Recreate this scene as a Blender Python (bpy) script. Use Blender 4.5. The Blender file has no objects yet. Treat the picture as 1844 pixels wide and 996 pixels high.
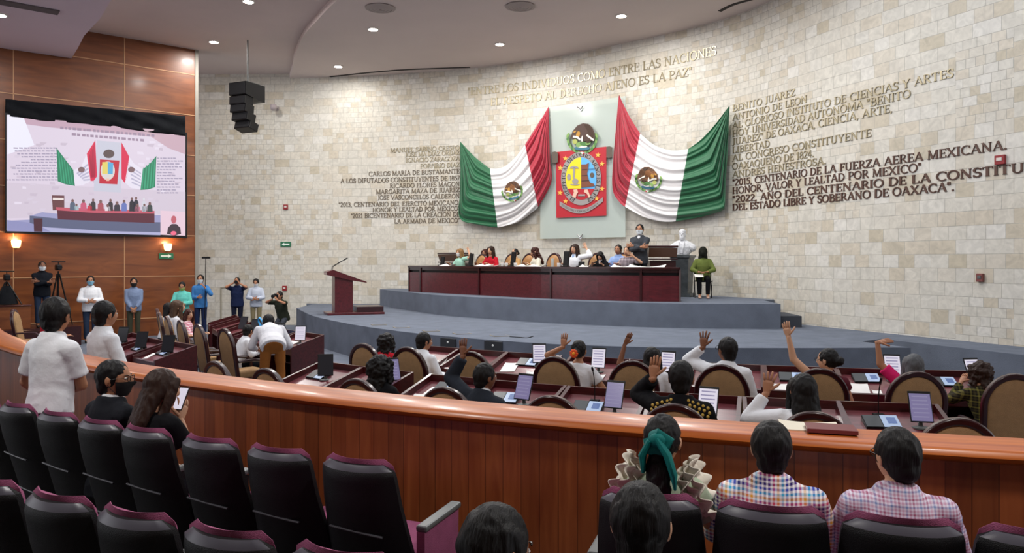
import bpy, bmesh, math, random
from mathutils import Vector as V, Matrix as Mx, Euler, noise
random.seed(7)
PI = math.pi
C = bpy.context.scene.collection
FPX, CX, HY, EYE = 1340.0, 922.0, 470.0, 2.3      # focal length in pixels, image centre column, horizon row, eye height
# ------------------------------------------------------------------ camera, world, lights, exposure
scn = bpy.context.scene
cam = bpy.data.objects.new('camera', bpy.data.cameras.new('camera'))
C.objects.link(cam)
cam.location = (0, 0, EYE)
cam.rotation_euler = (PI/2, 0, 0)
cam.data.sensor_width = 36
cam.data.lens = FPX/1844*36
cam.data.shift_y = -28/1844
cam.data.clip_start = 0.05
scn.camera = cam
scn.view_settings.view_transform = 'Standard'
scn.view_settings.look = 'None'
scn.view_settings.gamma = 1
scn.view_settings.use_curve_mapping = False
scn.view_settings.exposure = 0.72
world = bpy.data.worlds.new('world')
scn.world = world
world.use_nodes = True
world.node_tree.nodes['Background'].inputs[0].default_value = (0.93, 0.95, 1.0, 1)
world.node_tree.nodes['Background'].inputs[1].default_value = 1.0
def area(name, loc, size, power, col=(1, .97, .93), rot=(0, 0, 0), spread=PI):
    l = bpy.data.lights.new(name, 'AREA')
    l.shape = 'DISK'; l.size = size; l.energy = power; l.color = col; l.spread = spread
    o = bpy.data.objects.new(name, l); C.objects.link(o); o.location = loc; o.rotation_euler = rot
    return o
CEIL = EYE+6.55
LK = .36
# fill lights added out of view to brighten the hall and the gallery: (x, y, power)
for k, (x, y, p) in enumerate([(3.2, 15.3, 420), (-2.5, 15.3, 420), (-8, 15.3, 420), (-3.5, 3.0, 240), (2.5, 2.0, 240)]):
    area('unseen_fill_light', (x, y, (CEIL-.1) if y > 5 else 5.6), .5, p*LK)

# ------------------------------------------------------------------ helpers
def pz(x, y, z):                      # floor-plan point seen at pixel x, y on the horizontal plane z
    d = (EYE-z)*FPX/(y-HY)
    return V(((x-CX)*d/FPX, d, z))
def pd(x, y, d):                      # point seen at pixel x, y at depth d
    return V(((x-CX)*d/FPX, d, EYE-(y-HY)*d/FPX))
def rgb(h):
    h = h.lstrip('#'); c = [int(h[i:i+2], 16)/255 for i in (0, 2, 4)]
    return tuple(x/12.92 if x < .04045 else ((x+.055)/1.055)**2.4 for x in c)
MATS = {}
def mat(name, col, rough=.6, metal=0, bump=0, bscale=60, var=0, vscale=4, emit=None, es=0, alpha=None, coat=0, spec=None):
    if name in MATS: return MATS[name]
    m = bpy.data.materials.new(name); m.use_nodes = True; MATS[name] = m
    nt = m.node_tree; b = nt.nodes['Principled BSDF']
    if isinstance(col, str): col = rgb(col)
    b.inputs['Base Color'].default_value = (*col, 1)
    b.inputs['Roughness'].default_value = rough; b.inputs['Metallic'].default_value = metal
    if coat: b.inputs['Coat Weight'].default_value = coat; b.inputs['Coat Roughness'].default_value = .12
    if spec is not None: b.inputs['Specular IOR Level'].default_value = spec
    if emit:
        if isinstance(emit, str): emit = rgb(emit)
        b.inputs['Emission Color'].default_value = (*emit, 1); b.inputs['Emission Strength'].default_value = es
    if alpha is not None: b.inputs['Alpha'].default_value = alpha
    tc = nt.nodes.new('ShaderNodeTexCoord')
    if var:
        n = nt.nodes.new('ShaderNodeTexNoise'); n.inputs['Scale'].default_value = vscale; n.inputs['Detail'].default_value = 6
        nt.links.new(tc.outputs['Object'], n.inputs['Vector'])
        r = nt.nodes.new('ShaderNodeValToRGB'); nt.links.new(n.outputs['Fac'], r.inputs['Fac'])
        r.color_ramp.elements[0].position = .3; r.color_ramp.elements[1].position = .7
        r.color_ramp.elements[0].color = (*[c*(1-var) for c in col], 1)
        r.color_ramp.elements[1].color = (*[min(1, c*(1+var)) for c in col], 1)
        nt.links.new(r.outputs[0], b.inputs['Base Color'])
    if bump:
        n = nt.nodes.new('ShaderNodeTexNoise'); n.inputs['Scale'].default_value = bscale; n.inputs['Detail'].default_value = 4
        nt.links.new(tc.outputs['Object'], n.inputs['Vector'])
        bp = nt.nodes.new('ShaderNodeBump'); bp.inputs['Strength'].default_value = bump; bp.inputs['Distance'].default_value = .02
        nt.links.new(n.outputs['Fac'], bp.inputs['Height']); nt.links.new(bp.outputs[0], b.inputs['Normal'])
    return m
def wood(name, c1, c2, rough=.35, scale=(1.2, 14, 14), coat=.3, planks=None, distort=3):
    if name in MATS: return MATS[name]
    m = bpy.data.materials.new(name); m.use_nodes = True; MATS[name] = m
    nt = m.node_tree; b = nt.nodes['Principled BSDF']
    b.inputs['Roughness'].default_value = rough
    b.inputs['Coat Weight'].default_value = coat; b.inputs['Coat Roughness'].default_value = .15
    tc = nt.nodes.new('ShaderNodeTexCoord'); mp = nt.nodes.new('ShaderNodeMapping'); mp.inputs['Scale'].default_value = scale
    nt.links.new(tc.outputs['UV' if planks else 'Object'], mp.inputs['Vector'])
    n = nt.nodes.new('ShaderNodeTexNoise'); n.inputs['Scale'].default_value = 1.6; n.inputs['Detail'].default_value = 9
    n.inputs['Distortion'].default_value = distort*.3
    nt.links.new(mp.outputs[0], n.inputs['Vector'])
    r = nt.nodes.new('ShaderNodeValToRGB'); nt.links.new(n.outputs['Fac'], r.inputs['Fac'])
    r.color_ramp.elements[0].position = .3; r.color_ramp.elements[1].position = .72
    r.color_ramp.elements[0].color = (*rgb(c1), 1); r.color_ramp.elements[1].color = (*rgb(c2), 1)
    out = r.outputs[0]
    if planks:                                              # planks = width of one board, measured along U
        sx = nt.nodes.new('ShaderNodeSeparateXYZ'); nt.links.new(tc.outputs['UV'], sx.inputs[0])
        dv = nt.nodes.new('ShaderNodeMath'); dv.operation = 'DIVIDE'; dv.inputs[1].default_value = planks; nt.links.new(sx.outputs[0], dv.inputs[0])
        fl = nt.nodes.new('ShaderNodeMath'); fl.operation = 'FLOOR'; nt.links.new(dv.outputs[0], fl.inputs[0])
        wn = nt.nodes.new('ShaderNodeTexWhiteNoise'); wn.noise_dimensions = '1D'; nt.links.new(fl.outputs[0], wn.inputs['W'])
        mr = nt.nodes.new('ShaderNodeMapRange'); mr.inputs['To Min'].default_value = .72; mr.inputs['To Max'].default_value = 1.22
        nt.links.new(wn.outputs[0], mr.inputs[0])
        fr = nt.nodes.new('ShaderNodeMath'); fr.operation = 'FRACT'; nt.links.new(dv.outputs[0], fr.inputs[0])
        gt = nt.nodes.new('ShaderNodeMath'); gt.operation = 'GREATER_THAN'; gt.inputs[1].default_value = .045; nt.links.new(fr.outputs[0], gt.inputs[0])
        ml = nt.nodes.new('ShaderNodeMath'); ml.operation = 'MULTIPLY_ADD'; ml.inputs[1].default_value = .55; ml.inputs[2].default_value = .45
        nt.links.new(gt.outputs[0], ml.inputs[0])
        mm = nt.nodes.new('ShaderNodeMath'); mm.operation = 'MULTIPLY'; nt.links.new(ml.outputs[0], mm.inputs[0]); nt.links.new(mr.outputs[0], mm.inputs[1])
        vm = nt.nodes.new('ShaderNodeVectorMath'); vm.operation = 'SCALE'; nt.links.new(out, vm.inputs[0]); nt.links.new(mm.outputs[0], vm.inputs['Scale'])
        out = vm.outputs[0]
    nt.links.new(out, b.inputs['Base Color'])
    return m

class MB:
    """collects shapes, then links them as one mesh object"""
    def __init__(s): s.v = []; s.f = []; s.m = []; s.uv = None
    def add(s, v, f, m=0):
        o = len(s.v); s.v += [V(p) for p in v]; s.f += [[i+o for i in q] for q in f]; s.m += [m]*len(f); return s
    def box(s, c, d, m=0, M=None, taper=1):
        x, y, z = d[0]/2, d[1]/2, d[2]/2; t = taper
        p = [V(q) for q in [(-x, -y, -z), (x, -y, -z), (x, y, -z), (-x, y, -z), (-x*t, -y*t, z), (x*t, -y*t, z), (x*t, y*t, z), (-x*t, y*t, z)]]
        if M: p = [M @ q for q in p]
        p = [q+V(c) for q in p]
        return s.add(p, [(3, 2, 1, 0), (4, 5, 6, 7), (0, 1, 5, 4), (1, 2, 6, 5), (2, 3, 7, 6), (3, 0, 4, 7)], m)
    def rbox(s, c, d, r=.01, m=0, M=None, seg=2):
        bm = bmesh.new(); bmesh.ops.create_cube(bm, size=1)
        for q in bm.verts: q.co = V((q.co.x*d[0], q.co.y*d[1], q.co.z*d[2]))
        bmesh.ops.bevel(bm, geom=bm.edges[:], offset=min(r, min(d)*.49), segments=seg, affect='EDGES', profile=.5)
        bm.verts.index_update()
        s.add([(M @ q.co if M else q.co)+V(c) for q in bm.verts], [[q.index for q in f.verts] for f in bm.faces], m); bm.free(); return s
    def prism(s, poly, z0, z1, m=0, mt=None):
        n = len(poly); p = [(a[0], a[1], z0) for a in poly]+[(a[0], a[1], z1) for a in poly]
        s.add(p, [tuple(range(n-1, -1, -1))], m); o = len(s.v)-2*n
        s.f += [[o+n+i for i in range(n)]]; s.m += [m if mt is None else mt]
        s.f += [[o+i, o+(i+1) % n, o+n+(i+1) % n, o+n+i] for i in range(n)]; s.m += [m]*n; return s
    def xprism(s, poly, x0, x1, m=0):          # outline in (y, z), extruded along x
        n = len(poly); p = [(x0, a[0], a[1]) for a in poly]+[(x1, a[0], a[1]) for a in poly]
        return s.add(p, [tuple(range(n)), tuple(range(2*n-1, n-1, -1))]+[(i, n+i, n+(i+1) % n, (i+1) % n) for i in range(n)], m)
    def yprism(s, poly, y0, y1, m=0):          # outline in (x, z), extruded along y
        n = len(poly); p = [(a[0], y0, a[1]) for a in poly]+[(a[0], y1, a[1]) for a in poly]
        return s.add(p, [tuple(range(n)), tuple(range(2*n-1, n-1, -1))]+[(i, n+i, n+(i+1) % n, (i+1) % n) for i in range(n)], m)
    def tube(s, pts, rad, m=0, seg=10, right=None, flat=None):
        """tube through pts; rad one radius or a list of radii / (a, b) pairs; right = direction of the a axis"""
        pts = [V(p) for p in pts]; n = len(pts)
        if not isinstance(rad, list): rad = [rad]*n
        rr = V(right) if right is not None else None
        vs = []; prev = None
        for i, p in enumerate(pts):
            t = (pts[min(i+1, n-1)]-pts[max(i-1, 0)])
            t = t.normalized() if t.length > 1e-9 else V((0, 0, 1))
            a = rr if rr is not None else (prev if prev is not None else (V((1, 0, 0)) if abs(t.x) < .8 else V((0, 1, 0))))
            a = a-t*a.dot(t)
            a = a.normalized() if a.length > 1e-6 else t.orthogonal().normalized()
            prev = a; b = t.cross(a)
            ra, rb = rad[i] if isinstance(rad[i], (tuple, list)) else (rad[i], rad[i])
            vs += [p+a*ra*math.cos(2*PI*k/seg)+b*rb*math.sin(2*PI*k/seg) for k in range(seg)]
        f = [(i*seg+k, i*seg+(k+1) % seg, (i+1)*seg+(k+1) % seg, (i+1)*seg+k) for i in range(n-1) for k in range(seg)]
        f += [tuple(range(seg-1, -1, -1)), tuple((n-1)*seg+k for k in range(seg))]
        return s.add(vs, f, m)
    def cap(s, a, b, ra, rb, m=0, seg=10):     # rounded, tapered limb
        a, b = V(a), V(b); t = (b-a); L = t.length; t = t/L if L > 1e-6 else V((0, 0, 1))
        P = []; R = []
        for k in (3, 2, 1): P.append(a-t*ra*math.sin(k*PI/6.4)); R.append(ra*math.cos(k*PI/6.4))
        P += [a, b]; R += [ra, rb]
        for k in (1, 2, 3): P.append(b+t*rb*math.sin(k*PI/6.4)); R.append(rb*math.cos(k*PI/6.4))
        return s.tube(P, R, m, seg)
    def ell(s, c, r, m=0, M=None, seg=16, rings=10, fn=None):
        vs = []; f = []
        for i in range(1, rings):
            th = PI*i/rings
            for k in range(seg):
                d = V((math.sin(th)*math.cos(2*PI*k/seg), math.sin(th)*math.sin(2*PI*k/seg), math.cos(th)))
                vs.append(d)
        vs += [V((0, 0, 1)), V((0, 0, -1))]; T = len(vs)-2; B = T+1
        for i in range(rings-2):
            for k in range(seg): f.append((i*seg+k, (i+1)*seg+k, (i+1)*seg+(k+1) % seg, i*seg+(k+1) % seg))
        for k in range(seg):
            f.append((T, k, (k+1) % seg)); f.append((B, (rings-2)*seg+(k+1) % seg, (rings-2)*seg+k))
        out = []
        for d in vs:
            p = fn(d) if fn else V((d.x*r[0], d.y*r[1], d.z*r[2]))
            if M: p = M @ p
            out.append(p+V(c))
        return s.add(out, f, m)
    def lathe(s, prof, c=(0, 0, 0), m=0, seg=20):
        pts = [V((c[0], c[1], c[2]+z)) for r, z in prof]
        vs = [V((p.x+r*math.cos(2*PI*k/seg), p.y+r*math.sin(2*PI*k/seg), p.z)) for p, (r, z) in zip(pts, prof) for k in range(seg)]
        n = len(prof)
        f = [(i*seg+k, i*seg+(k+1) % seg, (i+1)*seg+(k+1) % seg, (i+1)*seg+k) for i in range(n-1) for k in range(seg)]
        f += [tuple(range(seg-1, -1, -1)), tuple((n-1)*seg+k for k in range(seg))]
        return s.add(vs, f, m)
    def grid(s, fn, nu, nv, m=0):
        vs = [fn(i/nu, j/nv) for j in range(nv+1) for i in range(nu+1)]
        f = [(j*(nu+1)+i, j*(nu+1)+i+1, (j+1)*(nu+1)+i+1, (j+1)*(nu+1)+i) for j in range(nv) for i in range(nu)]
        return s.add(vs, f, m)
    def mesh(s, name):
        me = bpy.data.meshes.new(name); me.from_pydata([tuple(p) for p in s.v], [], s.f)
        me.polygons.foreach_set('material_index', s.m); me.update(); return me
    def build(s, name, mats, parent=None, smooth=False, fix=True, M=None):
        me = s.mesh(name)
        if fix:
            bm = bmesh.new(); bm.from_mesh(me); bmesh.ops.recalc_face_normals(bm, faces=bm.faces[:]); bm.to_mesh(me); bm.free()
        for m in (mats if isinstance(mats, (list, tuple)) else [mats]): me.materials.append(m)
        if smooth:
            me.polygons.foreach_set('use_smooth', [True]*len(me.polygons))
            if smooth != 'all': me.set_sharp_from_angle(angle=math.radians(40))
        o = bpy.data.objects.new(name, me); C.objects.link(o)
        if parent: o.parent = parent
        if M is not None: o.matrix_local = M
        return o
def tag(o, label, cat, group=None):
    o['label'] = label; o['category'] = cat
    if group: o['group'] = group
    return o
def thing(name, label, cat, loc=(0, 0, 0), rot=0, group=None, M=None):
    o = bpy.data.objects.new(name, None); C.objects.link(o); o.empty_display_size = .1
    if M is not None: o.matrix_world = M
    else: o.location = loc; o.rotation_euler = (0, 0, rot)
    return tag(o, label, cat, group)
def struct(o): o['kind'] = 'structure'; return o
def dup(root, loc=None, rot=None, label=None, M=None):
    r = root.copy(); C.objects.link(r)
    if M is not None: r.matrix_world = M
    else: r.location = loc; r.rotation_euler = (0, 0, rot)
    if label: r['label'] = label
    for ch in list(root.children):
        c = ch.copy(); C.objects.link(c); c.parent = r
        for g in ch.children:
            d = g.copy(); C.objects.link(d); d.parent = c
    return r
def evalmesh(me, name, voxel, smooth=4, fac=.5):
    o = bpy.data.objects.new(name, me); C.objects.link(o)
    r = o.modifiers.new('r', 'REMESH'); r.mode = 'VOXEL'; r.voxel_size = voxel; r.use_smooth_shade = True
    if smooth:
        q = o.modifiers.new('s', 'SMOOTH'); q.factor = fac; q.iterations = smooth
    dg = bpy.context.evaluated_depsgraph_get()
    out = bpy.data.meshes.new_from_object(o.evaluated_get(dg))
    bpy.data.objects.remove(o); bpy.data.meshes.remove(me); out.name = name
    return out
def union(mb, name, voxel, mats, parent=None, smooth=4, wr=0, wf=9, seed=0, extra=None, M=None, stretch=None):
    """one continuous surface from overlapping shapes; wr = wrinkle depth; extra = a second builder joined in"""
    me = evalmesh(mb.mesh(name), name, voxel, smooth)
    if wr:
        sd = V((seed*3.1, seed*1.7, seed*.9)); st = V(stretch or (1, 1, 1))
        ns = [v.normal.copy() for v in me.vertices]
        for v, n in zip(me.vertices, ns):
            q = V((v.co.x*st.x, v.co.y*st.y, v.co.z*st.z))*wf+sd
            h = noise.noise(q)+.5*noise.noise(q*2.1)
            v.co += n*(wr*(1-2*abs(h)) if wr > 0 else wr*h)
    if extra:
        bm = bmesh.new(); bm.from_mesh(me)
        e = extra.mesh('x'); eb = bmesh.new(); eb.from_mesh(e); bmesh.ops.recalc_face_normals(eb, faces=eb.faces[:]); eb.to_mesh(e); eb.free()
        bm.from_mesh(e); bm.to_mesh(me); bm.free(); bpy.data.meshes.remove(e)
    for m in (mats if isinstance(mats, (list, tuple)) else [mats]): me.materials.append(m)
    me.polygons.foreach_set('use_smooth', [True]*len(me.polygons))
    o = bpy.data.objects.new(name, me); C.objects.link(o)
    if parent: o.parent = parent
    if M is not None: o.matrix_world = M
    return o
def spline(P, n=8):
    P = [V(p) for p in P]; out = []
    for i in range(len(P)-1):
        a, b, c, d = P[max(i-1, 0)], P[i], P[i+1], P[min(i+2, len(P)-1)]
        for k in range(n):
            t = k/n
            out.append(.5*((2*b)+(c-a)*t+(2*a-5*b+4*c-d)*t*t+(3*b-a-3*c+d)*t**3))
    return out+[P[-1]]

# ------------------------------------------------------------------ materials
def stone_mat():
    m = bpy.data.materials.new('stone_tiles'); m.use_nodes = True; nt = m.node_tree; b = nt.nodes['Principled BSDF']; L = nt.links.new
    b.inputs['Roughness'].default_value = .55
    tc = nt.nodes.new('ShaderNodeTexCoord')
    def brick(w, h, off, sq, shift):
        mp = nt.nodes.new('ShaderNodeMapping'); mp.inputs['Location'].default_value = (shift, 0, 0); L(tc.outputs['UV'], mp.inputs['Vector'])
        t = nt.nodes.new('ShaderNodeTexBrick'); L(mp.outputs[0], t.inputs['Vector'])
        t.offset = off; t.offset_frequency = 2; t.squash = sq; t.squash_frequency = 3
        t.inputs['Scale'].default_value = 1; t.inputs['Brick Width'].default_value = w; t.inputs['Row Height'].default_value = h
        t.inputs['Mortar Size'].default_value = .006; t.inputs['Mortar Smooth'].default_value = .3; t.inputs['Bias'].default_value = 0
        t.inputs['Color1'].default_value = (0, 0, 0, 1); t.inputs['Color2'].default_value = (1, 1, 1, 1); t.inputs['Mortar'].default_value = (.5, .5, .5, 1)
        return t
    b1 = brick(.36, .27, .4, 1.5, 0); b2 = brick(.27, .18, .55, .7, .13)
    sx = nt.nodes.new('ShaderNodeSeparateXYZ'); L(tc.outputs['UV'], sx.inputs[0])
    fl = nt.nodes.new('ShaderNodeMath'); fl.operation = 'SNAP'; fl.inputs[1].default_value = 1.08; L(sx.outputs[0], fl.inputs[0])
    f2 = nt.nodes.new('ShaderNodeMath'); f2.operation = 'SNAP'; f2.inputs[1].default_value = 1.62; L(sx.outputs[1], f2.inputs[0])
    cb = nt.nodes.new('ShaderNodeCombineXYZ'); L(fl.outputs[0], cb.inputs[0]); L(f2.outputs[0], cb.inputs[1])
    wn = nt.nodes.new('ShaderNodeTexWhiteNoise'); wn.noise_dimensions = '3D'; L(cb.outputs[0], wn.inputs['Vector'])
    gt = nt.nodes.new('ShaderNodeMath'); gt.operation = 'GREATER_THAN'; gt.inputs[1].default_value = .6; L(wn.outputs[0], gt.inputs[0])
    mc = nt.nodes.new('ShaderNodeMix'); mc.data_type = 'RGBA'; L(gt.outputs[0], mc.inputs[0]); L(b1.outputs[0], mc.inputs[6]); L(b2.outputs[0], mc.inputs[7])
    mf = nt.nodes.new('ShaderNodeMix'); mf.data_type = 'FLOAT'; L(gt.outputs[0], mf.inputs[0]); L(b1.outputs[1], mf.inputs[2]); L(b2.outputs[1], mf.inputs[3])
    r = nt.nodes.new('ShaderNodeValToRGB'); L(mc.outputs[2], r.inputs[0]); cr = r.color_ramp; cr.interpolation = 'LINEAR'
    cr.elements[0].position = 0; cr.elements[0].color = (*rgb('#bab19d'), 1); cr.elements[1].position = 1; cr.elements[1].color = (*rgb('#d3d0c8'), 1)
    for p, c in ((.12, '#c6bdac'), (.3, '#cbc5b8'), (.55, '#cdc9be'), (.8, '#c9c5ba')):
        e = cr.elements.new(p); e.color = (*rgb(c), 1)
    n = nt.nodes.new('ShaderNodeTexNoise'); n.inputs['Scale'].default_value = 5; n.inputs['Detail'].default_value = 8; n.inputs['Distortion'].default_value = 1.5
    L(tc.outputs['UV'], n.inputs['Vector'])
    mr = nt.nodes.new('ShaderNodeMapRange'); mr.inputs[1].default_value = .3; mr.inputs[2].default_value = .7; mr.inputs[3].default_value = .86; mr.inputs[4].default_value = 1.1; L(n.outputs[0], mr.inputs[0])
    ms = nt.nodes.new('ShaderNodeMath'); ms.operation = 'MULTIPLY_ADD'; ms.inputs[1].default_value = -.36; ms.inputs[2].default_value = 1; L(mf.outputs[0], ms.inputs[0])
    mm = nt.nodes.new('ShaderNodeMath'); mm.operation = 'MULTIPLY'; L(mr.outputs[0], mm.inputs[0]); L(ms.outputs[0], mm.inputs[1])
    vm = nt.nodes.new('ShaderNodeVectorMath'); vm.operation = 'SCALE'; L(r.outputs[0], vm.inputs[0]); L(mm.outputs[0], vm.inputs['Scale'])
    L(vm.outputs[0], b.inputs['Base Color'])
    bp = nt.nodes.new('ShaderNodeBump'); bp.inputs['Strength'].default_value = .35; bp.inputs['Distance'].default_value = .01
    iv = nt.nodes.new('ShaderNodeMath'); iv.operation = 'SUBTRACT'; iv.inputs[0].default_value = 1; L(mf.outputs[0], iv.inputs[1])
    L(iv.outputs[0], bp.inputs['Height']); L(bp.outputs[0], b.inputs['Normal'])
    return m
STONE = stone_mat()
PLASTER = mat('ceiling_plaster', '#c9bab5', .9, var=.04, vscale=.6)
PLASTER2 = mat('ceiling_plaster_disc', '#cdc0bb', .9, var=.04, vscale=.5)
CARPET = mat('blue_grey_carpet', '#6b727f', .95, bump=.6, bscale=150, var=.12, vscale=2.5, spec=.1)
GCARPET = mat('gallery_carpet', '#4b4a4c', .95, bump=.4, bscale=120, var=.1, spec=.1)
MAHOG = wood('mahogany', '#33090c', '#4d1519', .32, (2, 20, 20))
MAHOGD = wood('dark_mahogany', '#25080a', '#381013', .3, (2, 20, 20))
MAHOGT = wood('mahogany_desktop', '#5f2a30', '#7d3d44', .28, (2, 14, 14), coat=.4)
PRESM = wood('presidium_mahogany', '#430f16', '#5e1a22', .35, (1.5, 10, 10))
RAILC = wood('orange_varnish', '#9a4612', '#c26a1e', .4, (.5, 14, 1), coat=.12, planks=50)
RAILP = wood('parapet_boards', '#7a3a1a', '#96522a', .38, (9, .8, 1), coat=.15, planks=.115)
WALLW = wood('wall_veneer', '#62300f', '#854a20', .4, (.5, .5, 3), coat=.12)
TRIML = mat('pale_inlay', '#b98a62', .5)
BROWNU = mat('brown_upholstery', '#a5825a', .85, bump=.5, bscale=220, var=.08, vscale=20)
LEATH = mat('tan_leather', '#a87a4a', .5, bump=.2)
BLACKP = mat('black_plastic', '#0a0a0e', .5, spec=.3, bump=.3, bscale=300)
BLACKM = mat('black_satin', '#08080a', .4, spec=.3)
BLACKC = mat('black_cloth', '#14161a', .9, bump=.6, bscale=9, spec=.15)
MAUVE = mat('mauve_fabric', '#935070', .9, bump=.3, bscale=250, var=.1, vscale=15, spec=.2)
GREYP = mat('grey_plastic', '#5a5e5e', .4)
SILVER = mat('silver_plastic', '#9aa0a6', .35, .3)
CHROME = mat('chrome', '#c8c8c8', .2, 1)
WHITEP = mat('white_paper', '#e8e6e2', .8)
CREAMP = mat('cream_paper', '#ddd6c4', .8)
SCRW = mat('tablet_screen_white', '#202020', .2, emit='#e9e2f2', es=.5)
SCRL = mat('tablet_screen_lilac', '#202020', .2, emit='#8d84b0', es=.42)
SCRB = mat('console_screen_blue', '#20242c', .2, emit='#46639c', es=.55)
SCRP = mat('console_panel_pale', '#9fb3d0', .3, emit='#9db4d8', es=.12)
BRONZE = mat('bronze_letters', '#a0967c', .34, .6)
BRONZED = mat('dark_bronze_letters', '#6c6050', .45, .25)
BRONZEB = mat('brown_letters', '#54392e', .5, .15)
REDP = mat('alarm_red', '#8a1a20', .4)
# ------------------------------------------------------------------ the setting
WP = spline([(-15, 26.6), (-12, 26.75), (-9.6, 26.75), (-7.9, 26.68), (-6.5, 26.5), (-4.33, 26.1), (-1.17, 25.2), (1.33, 23.95), (3.3, 22.45), (5.0, 21.0), (6.05, 19.7),
             (6.85, 18.0), (7.3, 16.9), (8.12, 15.1), (9.04, 13.14), (9.9, 11.0), (10.5, 9.0), (10.9, 7.0)], 10)
WP = [V((p[0], p[1])) for p in WP]
WS = [0]
for a, b in zip(WP, WP[1:]): WS.append(WS[-1]+(b-a).length)
def wall_at(s):                       # plan point and room-side normal at arc length s
    s = max(0, min(WS[-1]-1e-4, s))
    i = next(k for k in range(len(WS)-1) if WS[k+1] > s)
    t = (WP[i+1]-WP[i]).normalized(); p = WP[i]+t*(s-WS[i])
    j = (s-WS[i])/(WS[i+1]-WS[i])
    t2 = (WP[min(i+2, len(WP)-1)]-WP[i+1]); t0 = (WP[i]-WP[max(i-1, 0)])
    tt = (t*1.0+(t2.normalized()*j if t2.length else t*0)*.5+(t0.normalized()*(1-j) if t0.length else t*0)*.5).normalized()
    return p, V((tt.y, -tt.x))
def wall_s(px):                       # arc length where column px meets the wall
    k = (px-CX)/FPX
    for i in range(len(WP)-1):
        a, b = WP[i], WP[i+1]; fa, fb = a.x-k*a.y, b.x-k*b.y
        if fa <= 0 <= fb: return WS[i]+(WS[i+1]-WS[i])*(-fa/(fb-fa))
    return 0
def wall_sz(x, y):
    s = wall_s(x); p, n = wall_at(s); return s, EYE-(y-HY)*p.y/FPX
def wall_p(s, z, off=0):
    p, n = wall_at(s); return V((p.x+n.x*off, p.y+n.y*off, z))
def wall_off(x, y, off):              # point at a distance off in front of the wall that shows at pixel x, y
    X, Y = x, y
    for _ in range(4):
        p = wall_p(*wall_sz(X, Y), off); X += x-(CX+p.x*FPX/p.y); Y += y-(HY-(p.z-EYE)*FPX/p.y)
    return wall_p(*wall_sz(X, Y), off)
def wall_px(x, y, off=0): return wall_p(*wall_sz(x, y), off)

fl = MB(); fl.prism([(-22, -2), (14, -2), (14, 30), (-22, 30)], -.3, 0); struct(fl.build('floor', CARPET))
w = MB()
n = len(WP)
for p in WP: w.v += [V((p.x, p.y, -.2)), V((p.x, p.y, CEIL+.6))]
w.f = [[2*i, 2*i+2, 2*i+3, 2*i+1] for i in range(n-1)]
off = len(w.v)
for p, s in zip(WP, WS):
    q, nn = wall_at(s); w.v += [V((q.x-nn.x*.25, q.y-nn.y*.25, -.2)), V((q.x-nn.x*.25, q.y-nn.y*.25, CEIL+.6))]
w.f += [[off+2*i+1, off+2*i+3, off+2*i+2, off+2*i] for i in range(n-1)]
w.f += [[1, 2*i+3-2, 2*i+3, 1] for i in []]
w.m = [0]*len(w.f)
wo = w.build('wall_back', STONE, fix=False)
uv = wo.data.uv_layers.new(name='UVMap')
for poly in wo.data.polygons:
    for li in poly.loop_indices:
        vi = wo.data.loops[li].vertex_index; k = (vi % off)//2
        uv.data[li].uv = (WS[k], wo.data.vertices[vi].co.z)
wo.data.polygons.foreach_set('use_smooth', [True]*len(wo.data.polygons)); struct(wo)
# ceilings: the outer one, the lower round one over the stage, the lower soffit on the left
disc = spline([(-7.95, 26.6), (-7.35, 25.0), (-7.1, 24.2), (-6.18, 21.9), (-5.42, 20.46), (-4.38, 18.67), (-3.3, 17.2), (-2.2, 15.9)], 6)
dpoly = [(p[0], p[1]) for p in disc]+[(16, 15.9), (16, 30), (-7.95, 30)]
m = MB(); m.prism(dpoly, CEIL, CEIL+.3); struct(m.build('ceiling', PLASTER2))
m = MB(); m.prism([(-22, 15.9), (14, 15.9), (14, 30), (-22, 30)], CEIL+.17, CEIL+.5); struct(m.build('ceiling.001', PLASTER))
m = MB(); m.prism([(-22, -2.6), (14, -2.6), (14, 6.3), (-22, 6.3)], EYE+4.3, EYE+4.6); struct(m.build('ceiling.002', PLASTER))
m = MB(); m.prism([(-22, -2.6), (14, -2.6), (14, -2.4), (-22, -2.4)], 0, EYE+4.6); struct(m.build('wall_rear', mat('rear_wall', '#6b4a36', .7)))
# wood wall on the left
WA, WB_ = V((-10.1, 23.7)), V((-14.05, 20.4)); wd = (WA-WB_).normalized(); wn = V((wd.y, -wd.x))
def lw(px, off=0):                    # plan point of the wood wall seen at column px, pushed out by off
    k = (px-CX)/FPX; o = WA+wn*off; t = (k*o.y-o.x)/(wd.x-k*wd.y); return o+wd*t
def lwp(x, y, off=0):
    p = lw(x, off); return V((p.x, p.y, EYE-(y-HY)*p.y/FPX))
far = WB_-wd*9
m = MB(); m.prism([WA, far, far-wn*.3, WA-wn*.3], -.2, CEIL+.3); struct(m.build('wall_left', WALLW))
def wstrip(t0, t1, z0, z1, name='trim_1', mt=TRIML, th=.012):
    a, b = WA-wd*t0, WA-wd*t1; q = MB(); q.prism([a, a+wn*th, b+wn*th, b], z0, z1); return struct(q.build(name, mt))
k = 1
for h in (5.92, 4.63, 3.35, 2.08, .8, -.47, -1.75):
    wstrip(0, 14, EYE+h-.012, EYE+h+.012, 'trim_%d' % k); k += 1
for px in (224, 24):
    t = (WA-lw(px)).length; wstrip(t-.012, t+.012, 0, CEIL+.3, 'trim_%d' % k); k += 1
m = MB(); m.prism([WA+wn*.03, WA+wn*.03+wd*.1, WA-wn*.45+wd*.1, WA-wn*.45], 0, CEIL+.3); struct(m.build('trim_%d' % k, mat('grey_edge', '#8a857c', .6))); k += 1
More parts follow.
